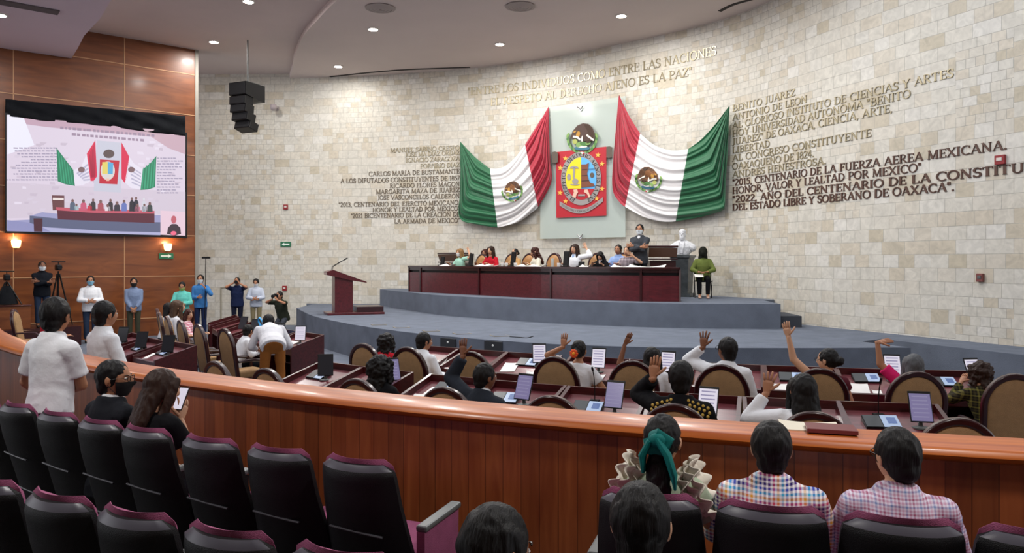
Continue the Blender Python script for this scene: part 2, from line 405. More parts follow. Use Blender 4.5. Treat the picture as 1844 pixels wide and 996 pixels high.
# soffit: a lower ceiling with a fold along the wall
e0 = V((-12.7, 21.45)); sof = [e0, V((-11.9, 20.4)), V((-11.1, 19.3)), V((-9.9, 17.9)), V((-8.97, 16.65)), V((-7.2, 13.8)), V((-6, 11)), V((-5.4, 8.5))]
SZ = EYE+5.84
m = MB(); nn = len(sof); pl = [(p.x, p.y) for p in sof]+[(-24, 8.5), (-24, 12.5)]
m.prism(pl, SZ, SZ+1.0); struct(m.build('ceiling.003', mat('soffit_plaster', '#cbb9c2', .9, var=.03, vscale=.6)))
ga = V((-11.35, 19.5)); m = MB(); gdir = V((-4.2, -3.45)).normalized(); gn = V((gdir.y, -gdir.x))
a = V((-10.75, 17.6)); b = a+gdir*7
m.prism([a, b, b+V((.22, -.27)), a+V((.22, -.27))], SZ-.03, SZ+.01); struct(m.build('trim_%d' % k, mat('soffit_groove', '#5d5456', .9))); k += 1
# long dark air slots in the round ceiling along the wall
for x0, y0, x1, y1 in ((594, 138, 846, 121), (1296, 20, 1356, -2)):
    pa, pb = pd(x0, y0, 1), pd(x1, y1, 1); za = CEIL-.012
    A = pz(x0, y0-1, CEIL) if False else V(((x0-CX)/FPX*(CEIL-EYE)*FPX/(HY-y0), (CEIL-EYE)*FPX/(HY-y0)))
    B = V(((x1-CX)/FPX*(CEIL-EYE)*FPX/(HY-y1), (CEIL-EYE)*FPX/(HY-y1)))
    t = (B-A).normalized(); nb = V((-t.y, t.x))*.06
    mid = (A+B)/2+(-nb.normalized())*(.25 if x0 < 1000 else .1)
    P = spline([(*A,), (*mid,), (*B,)], 6); P = [V((p[0], p[1])) for p in P]
    q = MB(); q.prism([p+nb for p in P]+[p-nb for p in reversed(P)], CEIL-.01, CEIL+.02); struct(q.build('trim_%d' % k, mat('slot_dark', '#2e2927', .9))); k += 1
# stage platforms
Z1, Z2 = EYE-1.52, EYE-.965
s1 = spline([(-6.95, 24.0), (-5.61, 20.8), (-4.5, 18.85), (-3.53, 17.41), (-2.7, 16.4), (-1.87, 15.5), (-1.13, 14.87), (-.23, 14.2), (.79, 13.6), (2.25, 13.15), (3.66, 13.0), (5.2, 13.0), (7.0, 13.06)], 5)
s1 = [(p[0], p[1]) for p in s1]
wl = lambda d0, d1: [(p.x, p.y) for p in WP if d0 <= p.y <= d1]
back = [(p.x, p.y) for p in WP if p.x > -7.4]
s1p = s1+[(6.6, 14.05), (7.2, 14.5), (8.27, 12.0), (8.9, 10.0), (9.4, 8.2)]+[q for q in reversed(back) if q[1] > 8.6]+[(-7.0, 26.5)]
m = MB(); m.prism(s1p, 0, Z1); so = struct(m.build('stage_platform', CARPET)); so['label'] = 'lower stage'
s2 = spline([(-4.5, 25.35), (-3.08, 22.7), (-1.89, 20.75), (-.32, 19.25), (1.05, 18.15), (3.5, 16.95), (6.0, 16.62)], 6)
s2p = [(p[0], p[1]) for p in s2]+[(6.2, 18.4), (6.55, 18.6)]+[q for q in reversed(back) if q[0] > -4.45 and q[1] > 18.65]
m = MB(); m.prism(s2p, Z1, Z2); struct(m.build('stage_platform.001', CARPET))
m = MB(); m.prism([(6.06, 16.95), (6.62, 17.0), (6.7, 18.3), (6.2, 18.4)], Z1, Z1+.26); struct(m.build('stage_step', mat('dark_carpet', '#3f434b', .95, bump=.5, bscale=150)))
# gallery floor, in front of the hall
GZ = .4
RC, RR = V((7.024, 20.861)), 17.92
def ring(r, a0, a1, n=40): return [V((RC.x-r*math.sin(a0+(a1-a0)*i/n), RC.y-r*math.cos(a0+(a1-a0)*i/n))) for i in range(n+1)]
A0, A1 = math.radians(-8), math.radians(55)
gp = [(p.x, p.y) for p in ring(RR+.02, A0, A1)]
m = MB(); m.prism([(9.6, -1.5)]+gp+[(-16, 10.5), (-16, -1.5)], 0, GZ); struct(m.build('floor.001', GCARPET))
# parapet: boards and rounded cap
pr = thing('parapet', 'long curved varnished wooden parapet separating the spectator seats from the hall', 'parapet', (0, 4.4, GZ))
off = V((0, -4.4, -GZ))
def sweep(prof, a0, a1, n, name, mt, parent, u0=0):
    vs = []; uvs = []; pn = len(prof)
    for i in range(n+1):
        a = a0+(a1-a0)*i/n
        for r, z in prof: vs.append(V((RC.x-r*math.sin(a), RC.y-r*math.cos(a), z))+off)
    f = [(i*pn+j, (i+1)*pn+j, (i+1)*pn+(j+1) % pn, i*pn+(j+1) % pn) for i in range(n) for j in range(pn)]
    f += [tuple(range(pn-1, -1, -1)), tuple(n*pn+j for j in range(pn))]
    pl_ = [0]
    for (r0, z0), (r1, z1) in zip(prof, prof[1:]): pl_.append(pl_[-1]+math.hypot(r1-r0, z1-z0))
    b = MB(); b.add(vs, f); o = b.build(name, mt, parent, smooth=True)
    uv = o.data.uv_layers.new(name='UVMap')
    for p in o.data.polygons:
        for li in p.loop_indices:
            vi = o.data.loops[li].vertex_index; uv.data[li].uv = ((vi//pn)*(a1-a0)/n*RR, pl_[vi % pn])
    return o
RZ = GZ+1.0
sweep([(RR+.0, GZ), (RR+.0, RZ-.06), (RR-.22, RZ-.06), (RR-.22, 0), (RR-.1, 0), (RR-.1, GZ)], A0, A1, 160, 'board_panel', RAILP, pr)
sweep([(RR+.045, RZ-.055), (RR+.06, RZ-.035), (RR+.05, RZ-.012), (RR+.03, RZ), (RR-.27, RZ), (RR-.29, RZ-.02), (RR-.28, RZ-.06), (RR+.0, RZ-.075)], A0, A1, 160, 'cap', RAILC, pr)

# ------------------------------------------------------------------ downlights and round vents
def downlight(loc, label, power, r=.13):
    t = thing('downlight', label, 'ceiling lamp', loc, group=None)
    m = MB(); m.lathe([(r*1.25, 0), (r*1.25, -.025), (r, -.03), (r, 0)]); m.build('trim_ring', mat('lamp_ring', '#d8d4cc', .5), t, smooth=True)
    m = MB(); m.lathe([(r*.98, 0), (r*.98, -.012)]); m.build('lens', mat('lamp_lens', '#ffffff', .4, emit='#fff6ea', es=28), t, smooth=True)
    area('downlight_light', (loc[0], loc[1], loc[2]-.06), .3, power*LK)
def onc(x, y, z): d = (z-EYE)*FPX/(HY-y); return V(((x-CX)*d/FPX, d, z))
for x, y, z, p, l in ((609, 119, CEIL, 110, 'downlight in the round ceiling nearest the hanging black loudspeaker'),
                      (672, 52, CEIL, 380, 'downlight in the round ceiling beside the left round vent'),
                      (900, 79, CEIL, 260, 'downlight above the start of the upper wall inscription'),
                      (1119, 28, CEIL, 300, 'rightmost downlight, above the end of the wall inscription'),
                      (385, 75, CEIL+.17, 240, 'downlight in the outer ceiling above the edge of the wood wall'),
                      (447, 2, CEIL+.17, 300, 'downlight in the outer ceiling cut by the top of the photo'),
                      (0, 26, SZ, 220, 'downlight in the low soffit at the far left')):
    downlight(onc(x, y, z), l, p)
for x, y, l in ((685, 14, 'left round air vent in the round ceiling'), (937, 11, 'right round air vent in the round ceiling')):
    t = thing('ceiling_vent', l, 'air vent', onc(x, y, CEIL))
    for i, r in enumerate((.36, .27, .18, .09)):
        m = MB(); m.lathe([(r, 0), (r+.03, -.02-.006*i), (r-.055, -.035-.006*i), (r-.075, 0)]); m.build('ring', mat('vent_paint', '#9d928e', .7), t, smooth=True)

# ------------------------------------------------------------------ lettering
def arc(cx, cy, rx, ry, a0, a1, n=8): return [(cx+rx*math.cos(math.radians(a0+(a1-a0)*i/n)), cy+ry*math.sin(math.radians(a0+(a1-a0)*i/n))) for i in range(n+1)]
K, k_ = .125, .05
GL = {   # width, [(points, weight)], serif centres (x, y, half width)
 'A': (.78, [([(.1, 0), (.4, 1)], k_), ([(.4, 1), (.7, 0)], K), ([(.2, .34), (.58, .34)], k_)], [(.1, 0, .1), (.7, 0, .1)]),
 'B': (.66, [([(.17, 0), (.17, 1)], K), ([(.17, 1)]+arc(.33, .76, .22, .24, 90, -90)+[(.17, .52)], .08), ([(.17, .52)]+arc(.36, .26, .25, .26, 90, -90)+[(.17, 0)], .09)], [(.14, 1, .1), (.14, 0, .1)]),
 'C': (.74, [(arc(.44, .5, .35, .5, 50, 310, 16), .095), ([(.67, .98), (.67, .72)], k_)], []),
 'D': (.78, [([(.17, 0), (.17, 1)], K), ([(.17, 1)]+arc(.32, .5, .38, .5, 90, -90, 12)+[(.17, 0)], .09)], [(.14, 1, .1), (.14, 0, .1)]),
 'E': (.62, [([(.17, 0), (.17, 1)], K), ([(.1, .975), (.56, .975)], k_), ([(.1, .025), (.58, .025)], k_), ([(.17, .52), (.46, .52)], k_), ([(.56, .98), (.56, .8)], .045), ([(.57, .02), (.57, .22)], .045), ([(.46, .62), (.46, .42)], .045)], [(.14, 1, .1), (.14, 0, .1)]),
 'F': (.58, [([(.17, 0), (.17, 1)], K), ([(.1, .975), (.54, .975)], k_), ([(.17, .52), (.44, .52)], k_), ([(.54, .98), (.54, .8)], .045), ([(.44, .62), (.44, .42)], .045)], [(.17, 0, .13)]),
 'G': (.78, [(arc(.44, .5, .35, .5, 50, 330, 16), .095), ([(.68, .02), (.68, .4)], .1), ([(.66, .98), (.66, .74)], k_)], [(.66, .41, .12)]),
 'H': (.8, [([(.17, 0), (.17, 1)], K), ([(.63, 0), (.63, 1)], K), ([(.17, .52), (.63, .52)], k_)], [(.17, 0, .13), (.17, 1, .13), (.63, 0, .13), (.63, 1, .13)]),
 'I': (.34, [([(.17, 0), (.17, 1)], K)], [(.17, 0, .13), (.17, 1, .13)]),
 'J': (.42, [([(.27, 1), (.27, .1), (.2, -.06), (.06, -.1)], .11)], [(.27, 1, .13)]),
 'L': (.6, [([(.17, 0), (.17, 1)], K), ([(.1, .025), (.55, .025)], k_), ([(.55, .02), (.55, .25)], .045)], [(.17, 1, .13)]),
 'M': (.94, [([(.14, 0), (.16, 1)], k_), ([(.16, 1), (.46, .04)], K), ([(.46, .04), (.77, 1)], k_), ([(.78, 1), (.79, 0)], K)], [(.13, 0, .1), (.79, 0, .12), (.12, 1, .08), (.81, 1, .08)]),
 'N': (.82, [([(.15, 0), (.15, 1)], k_), ([(.15, 1), (.66, .02)], K), ([(.66, 0), (.66, 1)], k_)], [(.15, 0, .11), (.11, 1, .09), (.66, 1, .11)]),
 'O': (.82, [(arc(.41, .5, .34, .5, 0, 360, 20), .095)], []),
 'P': (.62, [([(.17, 0), (.17, 1)], K), ([(.17, 1)]+arc(.33, .74, .23, .26, 90, -90)+[(.17, .48)], .08)], [(.17, 0, .13), (.14, 1, .1)]),
 'Q': (.82, [(arc(.41, .5, .34, .5, 0, 360, 20), .095), ([(.45, .05), (.62, -.14), (.78, -.16)], .08)], []),
 'R': (.72, [([(.17, 0), (.17, 1)], K), ([(.17, 1)]+arc(.33, .75, .22, .25, 90, -90)+[(.17, .5)], .08), ([(.34, .5), (.64, .02)], .11)], [(.17, 0, .13), (.14, 1, .1), (.66, .0, .06)]),
 'S': (.56, [(arc(.28, .75, .19, .24, 30, 270, 10)+arc(.28, .26, .21, .25, 90, -150, 10), .1), ([(.48, .98), (.48, .76)], k_), ([(.07, .02), (.07, .25)], k_)], []),
 'T': (.68, [([(.34, 0), (.34, 1)], K), ([(.05, .975), (.63, .975)], k_), ([(.05, .98), (.05, .78)], .045), ([(.63, .98), (.63, .78)], .045)], [(.34, 0, .13)]),
 'U': (.8, [([(.17, 1), (.17, .3)]+arc(.4, .28, .23, .28, 180, 360, 10)+[(.63, 1)], .09)], [(.17, 1, .13), (.63, 1, .12)]),
 'V': (.76, [([(.1, 1), (.39, 0)], K), ([(.39, 0), (.67, 1)], k_)], [(.1, 1, .11), (.67, 1, .1)]),
 'X': (.76, [([(.1, 1), (.66, 0)], K), ([(.66, 1), (.1, 0)], k_)], [(.12, 1, .11), (.64, 1, .1), (.12, 0, .1), (.64, 0, .11)]),
 'Y': (.74, [([(.37, 0), (.37, .45)], K), ([(.37, .45), (.1, 1)], K), ([(.37, .45), (.64, 1)], k_)], [(.37, 0, .13), (.11, 1, .1), (.63, 1, .1)]),
 'Z': (.66, [([(.08, .975), (.57, .975)], k_), ([(.57, .97), (.08, .03)], K), ([(.08, .025), (.6, .025)], k_), ([(.08, .98), (.08, .78)], .045), ([(.6, .02), (.6, .22)], .045)], []),
 '0': (.56, [(arc(.28, .5, .2, .5, 0, 360, 16), .09)], []), '1': (.42, [([(.08, .82), (.22, 1), (.22, 0)], .1)], [(.22, 0, .13)]),
 '2': (.54, [(arc(.26, .74, .18, .26, 160, -20, 8)+[(.08, .04)], .09), ([(.06, .03), (.5, .03)], .08)], []),
 '3': (.54, [(arc(.25, .76, .17, .24, 150, -90, 8), .09), (arc(.25, .26, .2, .26, 90, -150, 8), .09)], []),
 '4': (.56, [([(.38, 0), (.38, 1), (.05, .3), (.52, .3)], .09)], []), '5': (.54, [([(.48, .96), (.14, .96), (.11, .58)], .09), (arc(.24, .32, .22, .32, 110, -150, 9), .09)], []),
 '7': (.52, [([(.05, .96), (.48, .96), (.18, 0)], .09)], []), '8': (.54, [(arc(.27, .76, .16, .24, 0, 360, 12), .09), (arc(.27, .26, .2, .26, 0, 360, 12), .09)], []),
 '"': (.34, [([(.1, 1), (.1, .72)], .08), ([(.24, 1), (.24, .72)], .08)], []), ',': (.26, [([(.14, .08), (.08, -.16)], .1)], []), '.': (.26, [([(.1, .06), (.18, .06)], .13)], []),
 ' ': (.34, [], [])}
ACC = {'Ñ': ('N', [([(.22, 1.14), (.34, 1.22), (.46, 1.14), (.58, 1.22)], .06)]), 'Ó': ('O', [([(.38, 1.12), (.52, 1.3)], .07)]), 'Í': ('I', [([(.15, 1.12), (.26, 1.3)], .07)])}
def glyph(ch):
    if ch in ACC:
        b, e = ACC[ch]; g = GL[b]; return g[0], g[1]+e, g[2]
    return GL[ch]
def twidth(t): return sum(glyph(c)[0] for c in t)
def text2d(t, x0, sx, h, bold=1.0):
    """quads of a line of capitals in a flat frame"""
    out = []; x = x0
    for c in t:
        gw, st, se = glyph(c)
        for pts, wgt in st:
            wgt = max(.042, wgt*bold)
            for (a, b), (c2, d) in zip(pts, pts[1:]):
                dx, dy = c2-a, d-b; L = math.hypot(dx, dy) or 1; nx, ny = -dy/L*wgt/2, dx/L*wgt/2; ex, ey = dx/L*wgt*.2, dy/L*wgt*.2
                q = [(a-ex+nx, b-ey+ny), (a-ex-nx, b-ey-ny), (c2+ex-nx, d+ey-ny), (c2+ex+nx, d+ey+ny)]
                out.append([(x+u*sx, v*h) for u, v in q])
        for u, v, hw in se:
            out.append([(x+(u-hw)*sx, (v-.022)*h), (x+(u+hw)*sx, (v-.022)*h), (x+(u+hw)*sx, (v+.022)*h), (x+(u-hw)*sx, (v+.022)*h)])
        x += gw*sx
    return out
def wall_text(t, x0, y0, x1, hpx, label, mt=BRONZE, bold=1.0, dz=.0, yr=None):
    s0, z0 = wall_sz(x0, y0); s1 = wall_s(x1) if x1 < 1850 else wall_s(1800)+2.9
    if yr is not None: z0 = (z0+wall_sz(x1, yr)[1])/2
    d = wall_at(s0)[0].y; h = hpx*d/FPX; sx = (s1-s0)/twidth(t)
    sm = (s0+s1)/2; c = wall_p(sm, z0+h/2, 0); r = thing('wall_inscription', label, 'lettering', c); s = s0
    for wd_ in t.split(' '):
        m = MB()
        for q in text2d(wd_, s, sx, h, bold):
            f = [wall_p(u, z0+v, .02)-c for u, v in q]; b = [wall_p(u, z0+v, 0)-c for u, v in q]
            m.add(f+b, [(0, 1, 2, 3), (0, 4, 5, 1), (1, 5, 6, 2), (2, 6, 7, 3), (3, 7, 4, 0)])
        m.build('lettering', mt, r); s += (twidth(wd_)+GL[' '][0])*sx
    return r
wall_text('"ENTRE LOS INDIVIDUOS COMO ENTRE LAS NACIONES', 842, 174.5, 1291, 13, 'upper line of bronze letters, nearest the ceiling above the flags', yr=95)
wall_text('EL RESPETO AL DERECHO AJENO ES LA PAZ"', 883, 192, 1246, 13, 'lower bronze motto line just above the glass panel', yr=134.5)
LT = [('MANUEL SABINO CRESPO', 703, 269.5), ('JOSE MA DIAZ ORDAZ', 730, 278.5), ('IGNACIO ZARAGOZA', 731, 289), ('PORFIRIO DIAZ', 757, 300.5), ('CARLOS MARIA DE BUSTAMANTE', 664, 312),
      ('A LOS DIPUTADOS CONSTITUYENTES DE 1857', 613, 324), ('RICARDO FLORES MAGON', 702, 335), ('MARGARITA MAZA DE JUAREZ', 677, 345.5), ('JOSE VASCONCELOS CALDERON', 680, 356.5),
      ('"2013, CENTENARIO DEL EJERCITO MEXICANO,', 610, 368.5), ('HONOR Y LEALTAD POR MEXICO"', 671, 379), ('"2021 BICENTENARIO DE LA CREACION DE', 632, 389.5), ('LA ARMADA DE MEXICO"', 710, 400.5)]
ORD = ['first', 'second', 'third', 'fourth', 'fifth', 'sixth', 'seventh', 'eighth', 'ninth', 'tenth', 'eleventh', 'twelfth', 'thirteenth']
for i, (t, x, y) in enumerate(LT):
    zr = wall_sz(828, y)[1]; s = wall_s(x); p = wall_at(s)[0]; yl = HY-(zr-EYE)*FPX/p.y
    wall_text(t, x, yl, 828, 7.6, ORD[i]+' line from the top of the inscription left of the green flag end', BRONZED if i > 3 else BRONZE, 1.0)
RT = [('BENITO JUAREZ', 201, 1433), ('ANTONIO DE LEON', 217, 1454), ('AL GLORIOSO INSTITUTO DE CIENCIAS Y ARTES', 232, 1718), ('HOY UNIVERSIDAD AUTONOMA "BENITO', 246.5, 1641), ('JUAREZ" DE OAXACA, CIENCIA, ARTE,', 261, 1608),
      ('LIBERTAD', 276, 1387), ('AL CONGRESO CONSTITUYENTE', 290.5, 1570), ('OAXAQUEÑO DE 1824.', 305.5, 1466), ('ANDRES HENESTROSA.', 320, 1488), ('"2015, CENTENARIO DE LA FUERZA AEREA MEXICANA.', 334.5, 1814),
      ('HONOR, VALOR Y LEALTAD POR MEXICO"', 349, 1660), ('"2022, AÑO DEL CENTENARIO DE LA CONSTITUCIÓN POLÍTICA', 364.5, 1900), ('DEL ESTADO LIBRE Y SOBERANO DE OAXACA".', 379, 1719)]
for i, (t, y, x1) in enumerate(RT):
    wall_text(t, 1319, y, x1, 11.2, ORD[i]+' line from the top of the inscription right of the flags', BRONZEB if i > 8 else BRONZE, (1.35 if i > 10 else 1.15) if i > 8 else 1)
# ------------------------------------------------------------------ flags and coat of arms on the wall
def poly_u(P, segs):                   # P: list of px points, segs: list of (index, u): piecewise arc-length mapping
    P = [V(p) for p in P]; out = []
    for (i0, u0), (i1, u1) in zip(segs, segs[1:]):
        q = spline([(*p,) for p in P[i0:i1+1]], 6); q = [V((a[0], a[1])) for a in q]
        L = [0]
        for a, b in zip(q, q[1:]): L.append(L[-1]+(b-a).length)
        out += [(u0+(u1-u0)*l/L[-1], p) for l, p in zip(L, q)]
    def f(u):
        for (a, p), (b, q) in zip(out, out[1:]):
            if a <= u <= b: return p.lerp(q, (u-a)/(b-a) if b > a else 0)
        return out[-1][1]
    return f
def eagle(mirror=1):
    """national arms in a unit circle: list of (points, colour key)"""
    m = mirror; E = lambda cx, cy, rx, ry, rot=0, n=14: [(cx+math.cos(t)*rx*math.cos(rot)-math.sin(t)*ry*math.sin(rot), cy+math.cos(t)*rx*math.sin(rot)+math.sin(t)*ry*math.cos(rot)) for t in [2*PI*i/n for i in range(n)]]
    L = []
    for i in range(9):
        for sgn in (-1, 1):
            a = math.radians(-90+sgn*(14+i*10.5)); L.append((E(.9*math.cos(a), .9*math.sin(a)+.02, .15, .075, a+sgn*PI/2+.35*sgn), 'g1' if i % 2 else 'g2'))
    L += [(E(0, -.9, .13, .07), 'w'), (E(-.09, -.92, .07, .05), 'g1'), (E(.09, -.92, .07, .05), 'r')]
    L += [(E(0, -.62, .5, .13), 't'), (E(0, -.52, .34, .06), 'w'), (E(-.2, -.4, .2, .14, .4), 'g2'), (E(.1, -.36, .25, .13, -.2), 'g1'), (E(.38, -.3, .17, .12, .3), 'g2'), (E(-.45, -.22, .16, .15), 'g3')]
    L += [([(-.72, -.02), (-.6, .38), (-.3, .72), (.05, .86), (.4, .82), (.66, .6), (.8, .25), (.82, -.08), (.62, -.2), (.3, -.16), (.1, -.22), (-.1, -.12), (-.3, .0), (-.5, -.1)], 'b1')]
    L += [([(.1, .8), (.42, .76), (.62, .52), (.74, .2), (.66, -.1), (.5, .1), (.3, .45)], 'b2'), (E(.1, .3, .26, .34, .3), 'b3'), (E(-.3, .42, .2, .17), 'b3'), (E(-.46, .36, .1, .05, .5), 'o'), (E(-.25, .2, .12, .2, -.3), 'o')]
    L += [([(.3, .22), (.76, -.1), (.72, -.2), (.28, .1)], 'w'), ([(-.55, .12), (-.3, .1), (-.1, -.05), (-.12, -.16), (-.36, -.02), (-.58, .02)], 'w'), ([(-.1, -.1), (.02, .14), (.06, -.12), (.0, -.26)], 'w')]
    L += [([(.18, -.16), (.3, -.3), (.5, -.25), (.46, -.12)], 'b2')]
    return [([(x*m, y) for x, y in p], c) for p, c in L]
EC = {'g1': '#4f7d46', 'g2': '#7fa35c', 'g3': '#a8b060', 'w': '#ece8dc', 'r': '#b8323c', 't': '#3c7186', 'b1': '#5a3a22', 'b2': '#3f2a1c', 'b3': '#7c4e26', 'o': '#b98a3a'}
ECM = {k: mat('arms_'+k, v, .7) for k, v in EC.items()}
FL = {'r': mat('flag_red', '#a81733', .55, bump=.15, bscale=25), 'w': mat('flag_white', '#e6e4e4', .55, bump=.15, bscale=25), 'g': mat('flag_green', '#0a6039', .5, bump=.15, bscale=25)}
for m_ in FL.values(): m_.node_tree.nodes['Principled BSDF'].inputs['Sheen Weight'].default_value = .3
def flag(P0, s0, P1, s1, cols, ec, er, mirror, erot, label, seed):
    f0, f1 = poly_u(P0, s0), poly_u(P1, s1); NU, NV = 72, 84
    us = [i/NU for i in range(NU+1)]; pos = {}
    ua, ub = s0[1][1], s0[2][1]
    def disp(u, v, px):
        env = min(1, min(u, 1-u)/.22)**.8
        nf = 6
        ph = nf*v+.35*noise.noise(V((u*2.2, v*2, seed)))+.6*math.sin(u*3+seed)*v
        h = (.5-.5*math.cos(2*PI*ph))**.8*.095+.025*math.sin(2*PI*ph*2.3+u*4)+.02*noise.noise(V((u*6, v*14, seed)))
        d = (px-V(ec)).length/er; q = 1-.82*math.exp(-(d/1.05)**4)
        return .2+env*(h*q+.1*(1-q)+.16*math.sin(PI*min(1, v*1.02)))
    b = MB(); grid = []
    for j in range(NV+1):
        for i in range(NU+1):
            u, v = i/NU, j/NV; p = f0(u).lerp(f1(u), v); w_ = disp(u, v, p)
            grid.append((p, w_)); b.v.append(wall_off(p.x, p.y, w_))
    o0 = len(b.v)
    for j in range(NV):
        for i in range(NU):
            b.f.append([j*(NU+1)+i, j*(NU+1)+i+1, (j+1)*(NU+1)+i+1, (j+1)*(NU+1)+i]); uc = (i+.5)/NU
            b.m.append(0 if uc < ua else 1 if uc < ub else 2)
    c = sum(b.v, V())/len(b.v); Pv = b.v; b.v = [q-c for q in b.v]
    t = thing('mexican_flag', label, 'flag', c)
    o = b.build('cloth', [FL[q] for q in cols], t, smooth='all'); sd = o.modifiers.new('s', 'SOLIDIFY'); sd.thickness = .012; sd.offset = -1
    em = MB(); keys = list(EC)
    ca, sa = math.cos(erot), math.sin(erot)
    for li, (pts, col) in enumerate(eagle(mirror)):
        cx = sum(p[0] for p in pts)/len(pts); cy = sum(p[1] for p in pts)/len(pts); vs = []
        for (x, y) in [(cx, cy)]+[(cx+(x-cx)*.5, cy+(y-cy)*.5) for x, y in pts]+pts:
            X = ec[0]+er*(x*ca-y*sa); Y = ec[1]-er*(x*sa+y*ca)
            near = sorted(grid, key=lambda g: (g[0].x-X)**2+(g[0].y-Y)**2)[:3]
            vs.append(wall_off(X, Y, max(g[1] for g in near)+.012+.0012*li)-c)
        n = len(pts)
        em.add(vs, [(0, 1+i, 1+(i+1) % n) for i in range(n)]+[(1+i, 1+n+i, 1+n+(i+1) % n, 1+(i+1) % n) for i in range(n)], keys.index(col))
    em.build('eagle_emblem', [ECM[k] for k in keys], t)
    return t
flag([(1115, 172), (1135, 212), (1153, 241), (1180, 262), (1210, 271), (1238, 269), (1262, 252), (1290, 222), (1313, 192)], [(0, 0), (2, .35), (5, .62), (8, 1)],
     [(1115, 172), (1109, 240), (1103, 335), (1116, 364), (1127, 373), (1160, 391), (1190, 399), (1213, 399), (1260, 391), (1293, 382), (1305, 376), (1307, 330), (1309, 280), (1313, 192)], [(0, 0), (4, .35), (7, .62), (13, 1)],
     'rwg', (1168, 322), 25, -1, -.1, 'draped Mexican flag on the wall right of the coat of arms, red end inward', 1.3)
flag([(829, 256), (855, 283), (882, 304), (905, 302), (926, 286), (945, 262), (965, 230), (988, 193)], [(0, 0), (2, .36), (5, .66), (7, 1)],
     [(829, 256), (829, 300), (828, 350), (828, 394), (860, 404), (896, 410), (932, 400), (967, 376), (992, 330), (991, 290), (989, 240), (988, 193)], [(0, 0), (5, .36), (7, .66), (11, 1)],
     'gwr', (922, 344), 20, 1, .25, 'draped Mexican flag on the wall left of the coat of arms, green end outward', 4.1)
# glass panel with the state arms
GLASS = bpy.data.materials.new('frosted_glass'); GLASS.use_nodes = True
g_ = GLASS.node_tree.nodes['Principled BSDF']; g_.inputs['Base Color'].default_value = (*rgb('#cfdcd6'), 1); g_.inputs['Roughness'].default_value = .15; g_.inputs['Alpha'].default_value = .5
sA, sB = wall_s(976), wall_s(1130); zt = EYE+(HY-187)*wall_at(wall_s(1050))[0].y/FPX; zb = EYE+(HY-429)*wall_at(wall_s(1050))[0].y/FPX
pa, pb = wall_p(sA, 0, .12), wall_p(sB, 0, .12); pdx = (pb-pa).normalized(); pn = V((pdx.y, -pdx.x, 0))
def glp(x, y, off=0):                 # point of the glass plane seen at a pixel, pushed out by off
    o = pa+pn*off; k = (x-CX)/FPX; t = (k*o.y-o.x)/(pdx.x-k*pdx.y); q = o+pdx*t; return V((q.x, q.y, EYE-(y-HY)*q.y/FPX))
gc = (pa+pb)/2; gc.z = (zt+zb)/2; W_ = (pb-pa).length
MG = Mx.Translation(gc) @ Mx.Rotation(math.atan2(pdx.y, pdx.x), 4, 'Z')
gp_ = thing('glass_panel', 'pale green glass panel bolted to the stone wall behind the coat of arms', 'glass panel', M=MG)
m = MB(); m.rbox((0, 0, 0), (W_, .02, zt-zb), .004); m.build('glass_sheet', GLASS, gp_)
m = MB(); m.box((0, -.012, -(zt-zb)*.06), (W_, .004, .012)); m.build('joint', mat('glass_joint', '#8fa39a', .4), gp_)
for zz in ((zt-zb)/2-.22, -(zt-zb)/2+.02):
    m = MB(); m.lathe([(.05, -.03), (.05, .03)]); m.v = [V((p.x, p.z-.02, p.y+zz)) for p in m.v]
    for q in (-1, 1): m.tube([(0, -.05, zz), (q*.1, -.07, zz+.09)], .016)
    m.build('spider_clamp', CHROME, gp_, smooth=True)
INV = MG.inverted()
def glw(x, y, off): return INV @ glp(x, y, off+.012)
ar = thing('coat_of_arms', 'state coat of arms: red scroll with gold stars and oval shield under an eagle', 'coat of arms', M=MG @ Mx.Translation((0, -.03, 0)))
INV = (MG @ Mx.Translation((0, -.03, 0))).inverted()
def plate(name, shapes, off, mt, parent, th=.02):
    b = MB()
    for pts in shapes:
        f = [glw(x, y, off+th) for x, y in pts]; k = [glw(x, y, off) for x, y in pts]; n = len(pts)
        b.add(f+k, [tuple(range(n))]+[(i, n+i, n+(i+1) % n, (i+1) % n) for i in range(n)])
    return b.build(name, mt, parent)
# pixel frame of the arms: x from 1000 (left), y at zoom 5.24; helper from the close view
cv = lambda x, y: (1000+x/5.242, 210+y/5.242)
def cell(cx, cy, rx, ry, a0=0, a1=360, n=40): return [cv(cx+rx*math.cos(math.radians(a0+(a1-a0)*i/n)), cy-ry*math.sin(math.radians(a0+(a1-a0)*i/n))) for i in range(n+1)]
RED_ = mat('arms_red', '#b51a2a', .5); GOLD_ = mat('arms_gold', '#f0b850', .45); GREYR = mat('arms_grey', '#9a9492', .5); YEL = mat('arms_yellow', '#e8d51e', .5); BLU = mat('arms_blue', '#5fb0ea', .5); BRN = mat('arms_brown', '#7a4630', .6); DKT = mat('arms_dark', '#26221f', .6); SKN = mat('arms_skin', '#e2bda8', .6); OLV = mat('arms_scroll', '#5c5248', .6)
plate('scroll', [[cv(5, 335), cv(482, 283), cv(482, 935), cv(10, 957)]], .03, RED_, ar)
for x, y, r in ((510, 335, 28), (-2, 385, 26)):
    plate('scroll_roll', [[cv(x-r, y-50), cv(x, y-56), cv(x+r, y-45), cv(x+r, y+45), cv(x, y+56), cv(x-r, y+52)]], .02, OLV, ar, .1)
for x, y in ((403, 362), (440, 447), (95, 395), (48, 485), (442, 683), (390, 775), (45, 718), (96, 800)):
    pts = [cv(x+(27 if i % 2 == 0 else 11)*math.sin(i*PI/5+.1), y-(27 if i % 2 == 0 else 11)*math.cos(i*PI/5+.1)) for i in range(10)]
    plate('star', [pts], .05, GOLD_, ar, .015)
OX, OY, ORX, ORY = 243, 585, 190, 252
